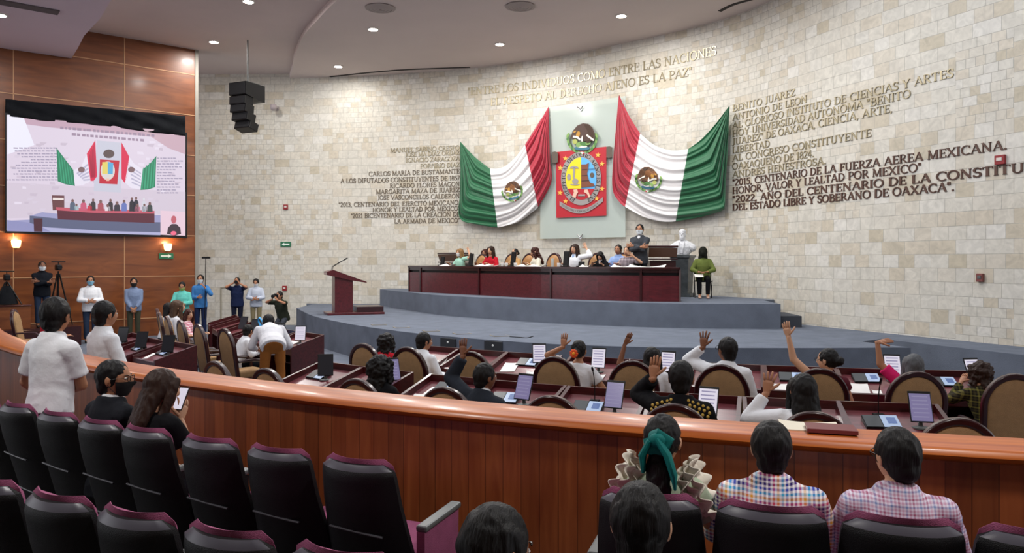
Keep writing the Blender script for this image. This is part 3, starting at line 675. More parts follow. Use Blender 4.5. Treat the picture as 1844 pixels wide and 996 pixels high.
plate('oval_ring', [cell(OX, OY, ORX, ORY)], .05, GREYR, ar, .02)
plate('shield_field', [cell(OX, OY, 145, 200)], .07, RED_, ar, .006)
ycut = 680
def half(sgn):
    pts = [cv(OX, OY-200)]
    for i in range(1, 25):
        a = math.radians(90-sgn*i*118/24); y = OY-200*math.sin(a)
        if y > ycut-6: break
        pts.append(cv(OX+145*math.cos(a), y))
    yy = ycut; xx = OX+sgn*145*math.sqrt(max(0, 1-((yy-OY)/200)**2)); return pts+[cv(xx, yy), cv(OX, yy)]
plate('shield_field.001', [half(-1)], .076, YEL, ar, .005); plate('shield_field.002', [half(1)], .076, BLU, ar, .005)
plate('relief', [[cv(243, 672), cv(372, 655), cv(360, 632), cv(330, 625), cv(312, 590), cv(300, 540), cv(312, 470), cv(315, 437), cv(290, 450), cv(243, 452)]], .081, BRN, ar, .02)
plate('relief', [cell(346, 552, 20, 24)], .081, OLV, ar, .012)
plate('relief', [cell(178, 490, 42, 26, 0, 180, 14), [cv(168, 480), cv(190, 480), cv(182, 590), cv(165, 580)], cell(128, 570, 18, 32, n=14), cell(188, 610, 30, 26, n=14), cell(185, 636, 44, 14, 180, 360, 12)], .081, GREYR, ar, .01)
plate('relief', [[cv(250, 500), cv(300, 497), cv(300, 503), cv(250, 506)], [cv(248, 555), cv(302, 552), cv(303, 558), cv(248, 561)], [cv(248, 605), cv(318, 600), cv(320, 607), cv(248, 611)], [cv(310, 495), cv(386, 490), cv(386, 494), cv(310, 499)]], .101, DKT, ar, .003)
plate('clasped_arm', [[cv(158, 760), cv(175, 715), cv(170, 690), cv(205, 685), cv(215, 715), cv(200, 735), cv(192, 768)], [cv(318, 768), cv(300, 730), cv(270, 712), cv(275, 690), cv(305, 688), cv(318, 720), cv(330, 755)]], .081, SKN, ar, .015)
plate('chain', [cell(222+i*13, 742, 8, 10, n=10) for i in range(5)], .081, GREYR, ar, .012)
# motto around the oval and on the ribbon
b = MB(); mt_ = 'EL RESPETO AL DERECHO AJENO ES LA PAZ'; tw = twidth(mt_)
arcs = [(OX+166*math.cos(math.radians(248-316*i/300)), OY-225*math.sin(math.radians(248-316*i/300))) for i in range(301)]
AL_ = [0]
for (x0, y0), (x1, y1) in zip(arcs, arcs[1:]): AL_.append(AL_[-1]+math.hypot(x1-x0, y1-y0))
def on_arc(l):
    i = min(299, max(0, next((k for k in range(300) if AL_[k+1] >= l), 299))); t = (l-AL_[i])/(AL_[i+1]-AL_[i]); (x0, y0), (x1, y1) = arcs[i], arcs[i+1]
    L = math.hypot(x1-x0, y1-y0); return x0+(x1-x0)*t, y0+(y1-y0)*t, (x1-x0)/L, (y1-y0)/L
for q in text2d(mt_, 0, AL_[-1]/tw, 34, 1.25):
    vs = []
    for l, v in q:
        x, y, dx, dy = on_arc(l); vs.append(glw(*cv(x+dy*(v-17), y-dx*(v-17)), .0735))
    b.add(vs, [(0, 1, 2, 3)])
b.build('motto_letters', DKT, ar)
rb = [(40+i*10, 822+98*math.sin(PI*(i*10+5)/420)-i*.95) for i in range(42)]
plate('ribbon', [[cv(x, y-28) for x, y in rb]+[cv(x, y+14) for x, y in reversed(rb)]], .06, GREYR, ar, .012)
b = MB(); t_ = 'ESTADO LIBRE Y SOBERANO DE OAXACA'
for q in text2d(t_, 60, 340/twidth(t_), 18, 1.1):
    vs = []
    for x, v in q:
        i = (x-40)/10; yy = 822+98*math.sin(PI*(i*10+5)/420)-i*.95; vs.append(glw(*cv(x, yy+2-v), .0735))
    b.add(vs, [(0, 1, 2, 3)])
b.build('ribbon_letters', DKT, ar)
keys = list(EC); em = MB()
for li, (pts, col) in enumerate(eagle(1)):
    f = [glw(*cv(252+x*150, 200-y*160), .04+.0016*li+.02) for x, y in pts]; k = [glw(*cv(252+x*150, 200-y*160), .02) for x, y in pts]; n = len(pts)
    em.add(f+k, [tuple(range(n))]+[(i, n+i, n+(i+1) % n, (i+1) % n) for i in range(n)], keys.index(col))
em.build('eagle_crest', [ECM[k] if k not in ('b1', 'b3') else mat('crest_'+k, '#4a342c', .6) for k in keys], ar)
# ------------------------------------------------------------------ projection screen on the wood wall
sc = thing('video_screen', 'large lit video screen on the wood wall showing the same hall', 'screen', (*lw(172, .1), EYE+2.4))
def T0(p): return V(p)-V(sc.location)
def swp(x, y, off): return T0(lwp(x, y, off))
b = MB(); q = [(12, 207), (333.5, 241), (333.5, 424), (12, 415)]; f = [swp(x, y, .16) for x, y in q]; k = [swp(x, y, .0) for x, y in [(9, 203), (337, 239), (337, 429), (9, 420)]]
fr = [swp(x, y, .155) for x, y in [(9, 203), (337, 239), (337, 429), (9, 420)]]
b.add(fr+k, [(0, 1, 2, 3), (0, 4, 5, 1), (1, 5, 6, 2), (2, 6, 7, 3), (3, 7, 4, 0)]); b.build('frame', BLACKM, sc)
def em_(h, s=.62): return mat('screen_'+h, '#101010', .4, emit='#'+h, es=s)
dm = []; db = MB()
zs = lambda x, y: (x/3.558, 160+y/3.558)
def scr(pts, col, lay, raw=False, s=.62):
    mt = em_(col, s)
    if mt not in dm: dm.append(mt)
    b_ = [swp(*(p if raw else zs(*p)), .162+.0015*lay) for p in pts]; db.add(b_, [tuple(range(len(pts)))], dm.index(mt))
scr(q, 'dccfe0', 0, True)
scr([(150, 180), (1000, 262), (1188, 285), (1188, 330), (900, 300), (560, 270), (300, 245), (150, 225)], 'c2a2b4', 1); scr([(880, 250), (1188, 285), (1188, 420), (1080, 380)], 'c9aab8', 1.4)
scr([(48, 165), (150, 180), (220, 360), (48, 420)], 'eceafa', 1.2)
scr([(45, 600), (1188, 660), (1188, 800), (45, 830)], 'd3c6d6', 1)
rr = random.Random(3)
for i in range(90):
    x, y = rr.uniform(60, 1150), rr.uniform(330, 820); scr([(x, y), (x+rr.uniform(20, 50), y+2), (x+rr.uniform(20, 45), y+rr.uniform(12, 22)), (x, y+16)], rr.choice(['cfc0d2', 'd6cadb', 'e4daea', 'cabccd']), 1.6)
for j, (x0, x1, y) in enumerate([(385, 1000, 250), (460, 920, 292)]):
    x = x0
    while x < x1: ww = rr.uniform(14, 30); yy = y+(x-x0)*.085; scr([(x, yy-9), (x+ww, yy-7), (x+ww, yy+9), (x, yy+7)], '9f8aa0', 2.4); x += ww+rr.uniform(4, 14)
for (xe, xs, y, n) in ((360, 1, 375, 12), (1005, 0, 440, 13)):
    for j in range(n):
        x = (rr.uniform(40, 200) if xs else xe); x1 = xe if xs else rr.uniform(1090, 1186); yy = y+j*18.5
        while x < x1: ww = rr.uniform(10, 28); scr([(x, yy), (x+ww, yy+1), (x+ww, yy+9), (x, yy+8)], 'a79db4', 2.4); x += ww+rr.uniform(3, 8)
scr([(620, 330), (775, 345), (775, 665), (600, 655)], 'c8c8d8', 2)
def strip(P, Q, col, l):
    for i in range(len(P)-1): scr([P[i], P[i+1], Q[i+1], Q[i]], col, l)
scr([(362, 378), (420, 455), (470, 520), (480, 622), (420, 612), (370, 592)], '1f7d5a', 3); scr([(470, 520), (520, 500), (556, 415), (580, 590), (530, 618), (480, 622)], 'e6dfee', 3); scr([(556, 415), (610, 330), (622, 560), (600, 590), (580, 590)], 'd8204c', 3)
scr([(778, 342), (828, 435), (815, 560), (800, 605), (778, 575)], 'd8204c', 3); scr([(828, 435), (860, 480), (915, 515), (900, 645), (840, 635), (800, 600)], 'e6dfee', 3); scr([(915, 515), (960, 480), (1002, 430), (994, 630), (950, 645), (900, 648)], '1f7d5a', 3)
for i in range(5):
    scr([(372+i*18, 400+i*24), (378+i*18, 408+i*24), (400+i*17, 600+i*4), (392+i*17, 598+i*4)], '38a078', 3.5); scr([(990-i*18, 450+i*14), (996-i*18, 446+i*14), (985-i*18, 630+i*3), (975-i*18, 632+i*3)], '38a078', 3.5)
    scr([(490+i*10, 540+i*10), (560+i*4, 480+i*24), (566+i*3, 490+i*24), (495+i*10, 550+i*10)], 'b9b4cc', 3.5); scr([(830+i*4, 490+i*26), (905-i*1, 540+i*20), (903, 548+i*20), (830+i*3, 500+i*26)], 'b9b4cc', 3.5)
    scr([(606-i*9, 345+i*18), (609-i*8, 350+i*18), (612-i*5, 560), (606-i*6, 575)], 'a8183c', 3.5)
scr([(640, 452), (765, 460), (752, 612), (636, 606)], 'c01c34', 3.2); scr([(690+46*math.cos(t*PI/12), 525+60*math.sin(t*PI/12)) for t in range(24)], 'd9d2d0', 3.8); scr([(655, 470), (690, 468), (690, 545), (655, 545)], 'e0cf6a', 4.4); scr([(690, 468), (726, 475), (722, 548), (690, 545)], '58a8d8', 4.4); scr([(680, 575), (700, 575), (700, 590), (680, 590)], 'e8b8a8', 4.6)
scr([(697+36*math.cos(t*PI/8), 416+28*math.sin(t*PI/8)) for t in range(16)], '5b4a48', 4)
for cx in (522, 842): scr([(cx+22*math.cos(t*PI/8), 518+18*math.sin(t*PI/8)) for t in range(16)], '7c6064', 4)
scr([(48, 845), (190, 838), (190, 815), (270, 790), (365, 800), (1028, 810), (1028, 935), (45, 912)], '9c9cc4', 2); scr([(190, 812), (370, 832), (700, 850), (1028, 855), (1028, 920), (700, 912), (270, 885), (190, 858)], '5e6380', 3); scr([(45, 840), (190, 858), (400, 912), (45, 912)], '8f90bc', 3)
scr([(270, 885), (700, 912), (1028, 920), (1028, 938), (330, 918)], 'aeaed2', 3.4); scr([(215, 830), (272, 830), (272, 916), (218, 914)], '4a2430', 4)
scr([(332, 682), (412, 684), (412, 776), (338, 778)], '6a4044', 3.6); scr([(338, 698), (408, 700), (408, 714), (338, 712)], 'e8dcd8', 4)
scr([(365, 775), (990, 800), (990, 860), (700, 850), (370, 836)], '5a2434', 4.2); scr([(358, 758), (500, 765), (990, 782), (990, 800), (600, 795), (362, 778)], 'c2586a', 4.6)
for x, w_, h, cl in ((465, 36, 72, '5a6478'), (490, 30, 40, 'a8b8c0'), (535, 40, 70, 'c85a78'), (575, 30, 45, 'c8384c'), (597, 34, 80, '3a3238'), (645, 40, 70, 'a8505c'), (690, 36, 40, 'e0d8e0'), (708, 34, 80, '3a3238'), (750, 40, 60, '3a3440'), (795, 36, 75, '6a78b8'), (845, 34, 95, '2c2a34'), (872, 34, 100, '30303c'), (880, 40, 45, 'c0788c'), (922, 26, 95, 'd0d0dc'), (925, 30, 50, '444a50'), (960, 36, 62, '3c4444')):
    y = 778+(x-465)*.02; scr([(x-w_/2, y), (x-w_*.45, y-h*.6), (x-w_*.2, y-h*.75), (x+w_*.2, y-h*.75), (x+w_*.45, y-h*.6), (x+w_/2, y)], cl, 5); scr([(x+w_*.24*math.cos(t*PI/5), y-h*.85+w_*.3*math.sin(t*PI/5)) for t in range(10)], '7a5a58' if cl[0] != 'd' else 'd8d8e0', 5.4)
scr([(1028, 780), (1188, 790), (1188, 942), (1028, 935)], 'e6c9d8', 5); scr([(1070, 930), (1076, 890), (1100, 866), (1130, 866), (1155, 890), (1160, 930), (1120, 940)], '3c2c38', 6); scr([(1113+17*math.cos(t*PI/7), 838+26*math.sin(t*PI/7)) for t in range(14)], 'c0606e', 6.5); scr([(1112+18*math.cos(t*PI/7), 925+14*math.sin(t*PI/7)) for t in range(14)], 'f06c8c', 7)
db.build('display', dm, sc)
# black cloth valance along the top
b = MB()
def vf(u, v):
    x = 9.5+u*324.5; yt = 178.5+30.5*u; yb = 208+36*u+1.2*math.sin(u*9); y = yt+(yb-yt)*v
    return swp(x, y, .19+.03*math.sin(u*40+v*5)*v+.02*math.sin(u*23-v*9)+.02*noise.noise(V((u*20, v*3, 0))))
b.grid(vf, 90, 10); o = b.build('cloth_valance', BLACKC, sc, smooth='all'); o.modifiers.new('s', 'SOLIDIFY').thickness = .03
# ------------------------------------------------------------------ wall fixtures
def at_wall(x, y, off): s, z = wall_sz(x, y); p, n = wall_at(s); return Mx.Translation((p.x+n.x*off, p.y+n.y*off, z)) @ Mx.Rotation(math.atan2(n.x, -n.y), 4, 'Z')
def at_wood(x, y, off): p = lwp(x, y, off); return Mx.Translation(p) @ Mx.Rotation(math.atan2(wn.x, -wn.y), 4, 'Z')
# local frame: -Y points into the room
for x, y, l, bell in ((515, 373, 'small red alarm box high on the stone wall above the exit sign', 0), (513, 519, 'faded red call box low on the stone wall by the photographers', 0), (1803, 288, 'red alarm box over the end of the right inscription', 1), (1767, 500, 'greyish red call box on the lower right stone wall', 2)):
    t = thing('alarm_box', l, 'alarm box', M=at_wall(x, y, 0)); dd = wall_at(wall_s(x))[0].y; w_ = {0: 8, 1: 18, 2: 12}[bell]*dd/FPX; h = {0: 9, 1: 17, 2: 15}[bell]*dd/FPX
    m = MB(); m.rbox((0, -.03, 0), (w_, .06, h), .008); m.build('box', REDP if bell < 2 else mat('call_box', '#77403c', .5), t)
    m = MB(); m.rbox((0, -.065, h*.05), (w_*.55, .012, h*.35), .004); m.build('plate', mat('box_plate', '#cfc4bd', .5) if bell != 2 else GREYP, t)
m = None
def arrow_sign(M, w_, h, sgn, label, hang):
    t = thing('exit_sign', label, 'sign', M=M); m = MB(); m.rbox((0, -.02, 0), (w_, .03, h), .004); m.build('panel', mat('exit_green', '#1f6a48' if hang else '#3a4a44', .5), t)
    m = MB(); m.yprism([(-sgn*w_*.36, 0), (-sgn*w_*.12, h*.34), (-sgn*w_*.12, h*.13), (sgn*w_*.38, h*.13), (sgn*w_*.38, -h*.13), (-sgn*w_*.12, -h*.13), (-sgn*w_*.12, -h*.34)], -.04, -.036); m.build('arrow', mat('exit_white', '#e6efe8', .5), t)
arrow_sign(at_wall(515, 440, .01), .38, .17, 1, 'green exit sign with a white arrow pointing left on the stone wall', True)
arrow_sign(at_wood(299, 461, .01), .42, .17, -1, 'dim arrow sign under the right wall lamp, pointing right', False)
for x, y, l in ((28, 440, 'glowing wall lamp at the far left under the screen'), (300, 446, 'glowing wall lamp under the right corner of the screen')):
    t = thing('wall_lamp', l, 'wall lamp', M=at_wood(x, y, 0)); m = MB(); m.rbox((0, -.02, 0), (.1, .04, .2), .01); m.build('back_plate', BRONZEB, t)
    m = MB(); m.lathe([(.07, -.1), (.1, -.06), (.12, .08), (.105, .12), (.09, .1)], (0, -.13, 0)); m.build('shade', mat('lamp_glow', '#ffe0b0', .5, emit='#ffc27a', es=3.2), t, smooth=True)
    m = MB(); m.tube([(0, 0, -.06), (0, -.08, -.13), (0, -.13, -.1)], .012); m.build('bracket', BRONZEB, t)
    p = t.matrix_world @ V((0, -.22, .12)); l_ = bpy.data.lights.new('wall_lamp_light', 'POINT'); l_.energy = 16; l_.color = (1, .66, .34); l_.shadow_soft_size = .08; o = bpy.data.objects.new('wall_lamp_light', l_); C.objects.link(o); o.location = p
# dome camera
t = thing('dome_camera', 'small grey dome camera on a wall arm beside the hanging loudspeaker', 'camera', M=at_wall(500, 197, .03))
m = MB(); m.tube([(0, -.01, .02), (0, -.32, .02)], .025); m.box((0, -.01, .02), (.12, .02, .14)); m.build('arm', mat('cam_grey', '#9a9292', .5), t)
m = MB(); m.lathe([(.02, .1), (.1, .09), (.12, .02), (.12, -.02), (.1, -.08), (.05, -.12), (.01, -.13)], (0, -.38, 0)); m.build('dome', mat('cam_dome', '#a59a9c', .3), t, smooth=True)
# line array loudspeaker: a wide flat box over a curved column of cabinets
LM = Mx.Translation(pd(446, 192, 22.6)) @ Mx.Rotation(math.radians(-24), 4, 'Z') @ Mx.Scale(1.22, 4, V((1, 0, 0)))
t = thing('hanging_loudspeaker', 'black line array loudspeaker hanging in front of the stone wall', 'loudspeaker', M=LM)
m = MB(); m.xprism([(-.42, .66), (.38, .66), (.38, .16), (.2, .16), (-.42, .28)], -.27, .27); m.build('subwoofer', BLACKM, t)
m = MB(); m.box((0, -.425, .47), (.5, .012, .34)); m.build('grille', mat('grille_dark', '#16181c', .6, bump=.6, bscale=150), t)
for k in range(4):
    a = math.radians(1+5*k); c0 = V((0, -.26+.01*k+.02*k*k, .12-.246*k)); R_ = Mx.Rotation(-a, 3, 'X'); m = MB(); m.rbox((0, 0, 0), (.5, .36, .252), .012, M=R_); cb_ = m.build('cabinet', BLACKM, t); cb_.location = c0
    m = MB(); m.rbox((0, -.185, 0), (.44, .012, .2), .005, M=None); m.v = [R_ @ p for p in m.v]; m.build('front_grille', MATS['grille_dark'], cb_)
m = MB(); m.tube([(0, 0, .66), (0, 0, CEIL+.15-pd(446, 192, 22.6).z)], .02); m.box((0, 0, .68), (.4, .5, .04)); m.build('suspension', GREYP, t)
# faint outline of a small service hatch in the stone wall
hm = MB(); s0, s1_ = wall_s(397), wall_s(424)
for a, b_, z0, z1 in ((s0, s1_, 1.32, 1.36), (s0, s0+.04, 0, 1.34), (s1_-.04, s1_, 0, 1.34)):
    f = [wall_p(a, z0, .02), wall_p(b_, z0, .02), wall_p(b_, z1, .02), wall_p(a, z1, .02)]; g = [wall_p(a, z0, -.01), wall_p(b_, z0, -.01), wall_p(b_, z1, -.01), wall_p(a, z1, -.01)]
    hm.add(f+g, [(0, 1, 2, 3), (0, 4, 5, 1), (1, 5, 6, 2), (2, 6, 7, 3), (3, 7, 4, 0)])
struct(hm.build('door_1', mat('hatch_edge', '#8d8674', .7)))
# ------------------------------------------------------------------ presidium desk and stage furniture
pd_ = spline([(-3.25, 23.5), (-.92, 20.95), (1.0, 19.0), (3.08, 17.75), (3.97, 17.6)], 8); pd_ = [V((p[0], p[1])) for p in pd_]
def nrm(P, i): t = (P[min(i+1, len(P)-1)]-P[max(i-1, 0)]).normalized(); return V((t.y, -t.x))
DH = .815
pc = V((1.0, 19.4, Z2))
def band(P, i0, i1, r0, r1, z0, z1, name, mt, parent):   # curved board between two offsets from the front line
    ids = list(range(i0, i1+1)); a = [P[i]+nrm(P, i)*r0 for i in ids]; b = [P[i]+nrm(P, i)*r1 for i in ids]
    m = MB(); m.prism([(q.x-pc.x, q.y-pc.y) for q in a]+[(q.x-pc.x, q.y-pc.y) for q in reversed(b)], z0, z1); return m.build(name, mt, parent)
pt = thing('presidium_desk', 'long curved dark red presidium desk on the upper stage', 'desk', pc)
n_ = len(pd_)-1
band(pd_, 0, n_, .06, -.8, DH-.05, DH, 'desktop', MAHOGD, pt)
cuts = [0, 3, 8, 16, 24, n_-2, n_]
def seg_at(px):
    k = (px-CX)/FPX; return min(range(n_+1), key=lambda i: abs(pd_[i].x/pd_[i].y-k))
cuts = [0, max(1, seg_at(765)), seg_at(863), seg_at(992), seg_at(1157), n_]
for a_, b_ in zip(cuts, cuts[1:]):
    band(pd_, a_, b_, 0, -.04, 0, DH-.2, 'front_panel', PRESM, pt); band(pd_, a_, b_, -.05, -.08, DH-.2, DH-.13, 'recess', BLACKM, pt); band(pd_, a_, b_, 0, -.04, DH-.13, DH-.05, 'apron', MAHOGD, pt)
for i in cuts[1:-1]:
    q = pd_[i]; nn_ = nrm(pd_, i); m = MB(); m.box((q.x-pc.x+nn_.x*.005, q.y-pc.y+nn_.y*.005, (DH-.05)/2), (.05, .05, DH-.05), M=Mx.Rotation(math.atan2(nn_.x, -nn_.y), 3, 'Z')); m.build('post', MAHOGD, pt)
for i, gm in ((0, MAHOGD), (n_, mat('desk_end', '#5a4644', .5))):
    q = pd_[i]; nn_ = nrm(pd_, i); mid = q-nn_*.39; m = MB(); m.box((mid.x-pc.x, mid.y-pc.y, (DH-.05)/2), (.04, .82, DH-.05), M=Mx.Rotation(math.atan2(nn_.x, -nn_.y), 3, 'Z')); m.build('end_panel', gm, pt)
def presid(px, back, z=0):            # point behind the desk front at column px; direction towards the room
    k = (px-CX)/FPX; P2 = [pd_[i]-nrm(pd_, i)*back for i in range(n_+1)]
    P2 = [P2[0]+(P2[0]-P2[1])*3]+P2+[P2[-1]+(P2[-1]-P2[-2])*6]
    for i in range(len(P2)-1):
        a, b = P2[i], P2[i+1]; fa, fb = a.x-k*a.y, b.x-k*b.y
        if fa <= 0 <= fb:
            p = a+(b-a)*(-fa/(fb-fa)); nn_ = nrm(pd_, min(max(i-1, 0), n_)); return V((p.x, p.y, z)), nn_
    raise ValueError(px)
# lectern, its front turned outward from the stage
lf = V((-.93, -.36)).normalized()
t = thing('lectern', 'dark red wooden lectern with two thin microphones at the left end of the stage', 'lectern', pz(617, 566, Z1), math.atan2(-lf.x, lf.y))
m = MB(); m.rbox((0, -.32, .035), (.85, 1.6, .07), .01); m.build('base', PRESM, t)
m = MB(); m.rbox((0, -.72, .15), (.8, .75, .16), .01); m.build('step', MAHOGD, t)
m = MB(); m.xprism([(-.24, .07), (.26, .07), (.26, 1.12), (-.24, .96)], -.3, .3); m.build('column', PRESM, t)
m = MB(); m.xprism([(.48, 1.13), (.48, 1.22), (.3, 1.27), (-.1, 1.12), (-.62, .93), (-.62, .9), (-.24, .96), (.26, 1.08)], -.36, .36); m.build('reading_top', PRESM, t)
m = MB(); m.box((0, .482, 1.165), (.6, .004, .05)); m.build('front_strip', mat('lectern_strip', '#b49a98', .4), t)
for sgn in (-.12, .1):
    m = MB(); m.tube([(sgn, .3, 1.26), (sgn, .28, 1.36), (sgn*.8, .05, 1.5), (sgn*.7, -.08, 1.57)], .008); m.cap((sgn*.72, -.06, 1.56), (sgn*.68, -.12, 1.6), .014, .014); m.build('microphone', BLACKM, t, smooth=True)
# high cabinets behind the desk
def cabinet(M, h, w_, label):
    t = thing('stage_cabinet', label, 'cabinet', M=M); d = .55
    m = MB(); m.box((0, 0, h*.36), (w_*.86, d*.8, h*.72)); m.build('body', MAHOGD, t)
    m = MB(); m.rbox((0, 0, h-.025), (w_, d, .05), .01); m.build('top', MAHOGD, t)
    m = MB(); m.xprism([(-d*.5, h-.06), (d*.5, h-.06), (d*.42, h*.78), (-d*.36, h*.78)], -w_*.47, w_*.47); m.build('glass_case', mat('case_brown', '#5a3f30', .3), t)  # one even brown for the whole case
    m = MB(); m.rbox((0, -.02, h*.745), (w_*.95, d*.95, .04), .01); m.build('ledge', MAHOGD, t)
    return t
def face(nv): return Mx.Rotation(math.atan2(nv.x, -nv.y), 4, 'Z')
p, nv = presid(818, 1.75, Z2); cabinet(Mx.Translation(p) @ face(nv), 1.24, 1.15, 'dark wooden cabinet at the left end behind the presidium desk')
p, nv = presid(1190, 1.75, Z2); cabinet(Mx.Translation(p) @ face(nv), 1.36, .78, 'dark wooden cabinet behind the desk beside the stone bust')
# bust and pedestal
bp_ = pz(1229, 534, Z2); bp_ = V((bp_.x*20.1/bp_.y, 20.1, Z2)); bz = -.12*PI
t = thing('pedestal', 'dark grey marble pedestal under the white bust', 'pedestal', bp_, -.55)
MARB = mat('dark_marble', '#4a4f52', .25, var=.35, vscale=5)
m = MB(); m.box((0, 0, .05), (.56, .5, .1)); m.build('plinth', MARB, t); m = MB(); m.box((0, 0, .56), (.42, .4, .92), taper=1.14); m.build('shaft', MARB, t); m = MB(); m.box((0, 0, 1.04), (.5, .46, .05), taper=1.08); m.box((0, 0, 1.09), (.58, .52, .06)); m.build('capital', MARB, t)
bust_loc = bp_+V((0, 0, 1.12))
# ------------------------------------------------------------------ deputies' chairs and desks
def make_chair(label, um=BROWNU):
    t = thing('deputy_chair', label, 'chair'); H_, W2, z0 = 1.2, .29, .34
    def arch(w_, top, n=16, bot=z0):
        r = w_*1.12; return [(-w_*.9, bot), (-w_, top-r)]+[(-w_*math.cos(PI*i/n), top-r+r*math.sin(PI*i/n)) for i in range(1, n)]+[(w_, top-r), (w_*.9, bot)]
    lean = lambda p: V((p.x, p.y-.16*(p.z-.4), p.z))
    m = MB(); O, I = arch(W2, H_), arch(W2-.055, H_-.06)
    n = len(O)
    for y0, y1 in ((-.3, -.235),):
        vs = [lean(V((x, y0, z))) for x, z in O]+[lean(V((x, y0, z))) for x, z in I]+[lean(V((x, y1, z))) for x, z in O]+[lean(V((x, y1, z))) for x, z in I]
        m.add(vs, [(i, i+1, n+i+1, n+i) for i in range(n-1)]+[(2*n+i, 3*n+i, 3*n+i+1, 2*n+i+1) for i in range(n-1)]+[(i, 2*n+i, 2*n+i+1, i+1) for i in range(n-1)]+[(n+i, n+i+1, 3*n+i+1, 3*n+i) for i in range(n-1)]+[(0, n, 3*n, 2*n), (n-1, 3*n-1, 4*n-1, 2*n-1)])
    o = m.build('back_frame', MAHOGD, t, smooth=True); b = o.modifiers.new('b', 'BEVEL'); b.width = .014; b.segments = 2
    m = MB(); I2 = arch(W2-.05, H_-.055); c = (0, .75)
    for y0, dy in ((-.285, -.02), (-.25, .05)):
        lv = []
        for k, s_ in enumerate((1, .92, .6, .01)): lv.append([lean(V((x*s_, y0+dy*(0, .75, 1, 1.02)[k], c[1]+(z-c[1])*s_))) for x, z in I2])
        o_ = len(m.v); q = len(I2)
        for r in lv: m.v += r
        for k in range(3): m.f += [[o_+k*q+i, o_+k*q+(i+1) % q, o_+(k+1)*q+(i+1) % q, o_+(k+1)*q+i] for i in range(q)]; m.m += [0]*q
    m.build('back_upholstery', um, t, smooth=True)
    m = MB(); m.rbox((0, .0, .43), (.52, .5, .12), .04, seg=3); m.build('seat', um, t, smooth=True)
    m = MB(); m.rbox((0, 0, .35), (.54, .52, .06), .01); m.build('seat_rail', MAHOGD, t)
    for s in (-1, 1):
        m = MB(); m.tube([(s*.28, -.28, .66), (s*.285, -.05, .67), (s*.285, .12, .66), (s*.28, .2, .6), (s*.275, .21, .34)], [(.03, .022), (.033, .022), (.035, .025), (.03, .025), (.025, .025)], seg=8, right=(1, 0, 0)); m.build('armrest', MAHOGD, t, smooth=True)
        for y in (-.22, .2):
            m = MB(); m.box((s*.23, y, .17), (.05, .05, .34), taper=1.25); m.build('leg', MAHOGD, t)
    return t
def make_desk(label, w_=.87):
    t = thing('deputy_desk', label, 'desk'); D = .64; h = w_/2-.012
    for s in (-1, 1):
        m = MB(); m.xprism([(0, 0), (D, 0), (D, .98), (0, .8)], s*h-.02, s*h+.02); m.build('side_panel', MAHOG, t)
    m = MB(); m.box((0, D-.015, .49), (w_-.06, .03, .98)); m.build('front_panel', MAHOG, t)
    m = MB(); m.xprism([(.02, .71), (D-.03, .88), (D-.03, .9), (.02, .735)], -h+.02, h-.02); m.build('desktop', MAHOGT, t)
    m = MB(); m.xprism([(0, .66), (.03, .66), (.03, .775), (0, .765)], -h+.02, h-.02); m.build('front_lip', MAHOG, t)
    m = MB(); m.box((0, .35, .5), (w_-.07, .5, .02)); m.build('shelf', MAHOGD, t)
    return t
DESK_S = math.atan2(.165, .59)
def on_desk(dk, u, v, rot=0, lift=0):
    M = dk.matrix_world if dk.get('mw') is None else dk.matrix_world
    return Mx.Translation(dk.location) @ Mx.Rotation(dk.rotation_euler.z, 4, 'Z') @ Mx.Translation((u, v, .736+(v-.02)*.28+lift)) @ Mx.Rotation(DESK_S, 4, 'X') @ Mx.Rotation(rot, 4, 'Z')
CA, RA_ = V((7.68, 24.553)), 17.41
CB, RB_ = V((6.228, 20.282)), 15.27
def ang_of(px, cen, R):               # angle on a seat ring of the point above column px (near side)
    k = (px-CX)/FPX; # |(k y - cx, y - cy)| = R
    a = k*k+1; b = -2*(k*cen.x+cen.y); c = cen.x**2+cen.y**2-R*R; y = (-b-math.sqrt(max(0, b*b-4*a*c)))/(2*a); return math.atan2(cen.x-k*y, cen.y-y)
def on_ring(cen, R, a): return V((cen.x-R*math.sin(a), cen.y-R*math.cos(a), 0))
ROWS = {'A': (CA, RA_), 'B': (CB, RB_)}
CHAIRS, DESKS = {}, {}
c0 = d0 = None
rowA = [('D1', 65.2, 'farthest arched chair of the left block, standing highest against the wood wall'), ('D2', 60.6, 'second arched chair of the left block, edge on against the wood wall'), ('D3', 56.4, 'arched chair in front of the long-haired woman by the wood wall'), ('D4', 52.4, 'arched chair holding the woman in the pink striped top'),
        ('C1', 48.9, 'empty arched chair of the left block beside the chair with the seated man in white'), ('C2', 45.1, 'arched chair of the man in white who is helped by the bending man'),
        ('A1', 661, 'arched chair behind the curly-haired woman in red'), ('A2', 740, 'arched chair behind the man in a white shirt with papers'), ('A3', 853, 'empty arched chair behind the raised arm of the man in the dark suit'), ('A4', 1003, 'arched chair of the woman with the orange hair flower'),
        ('A5', 1142, 'arched chair of the raised white sleeve left of the man in the black jacket'), ('A6', 1300, 'arched chair of the man in a white shirt raising his hand'), ('A7', 1475, 'arched chair of the woman in maroon raising her arm'), ('A8', 1648, 'arched chair of the grey-haired woman in pink'), ('A9', 1822, 'arched chair cut by the right edge of the photo')]
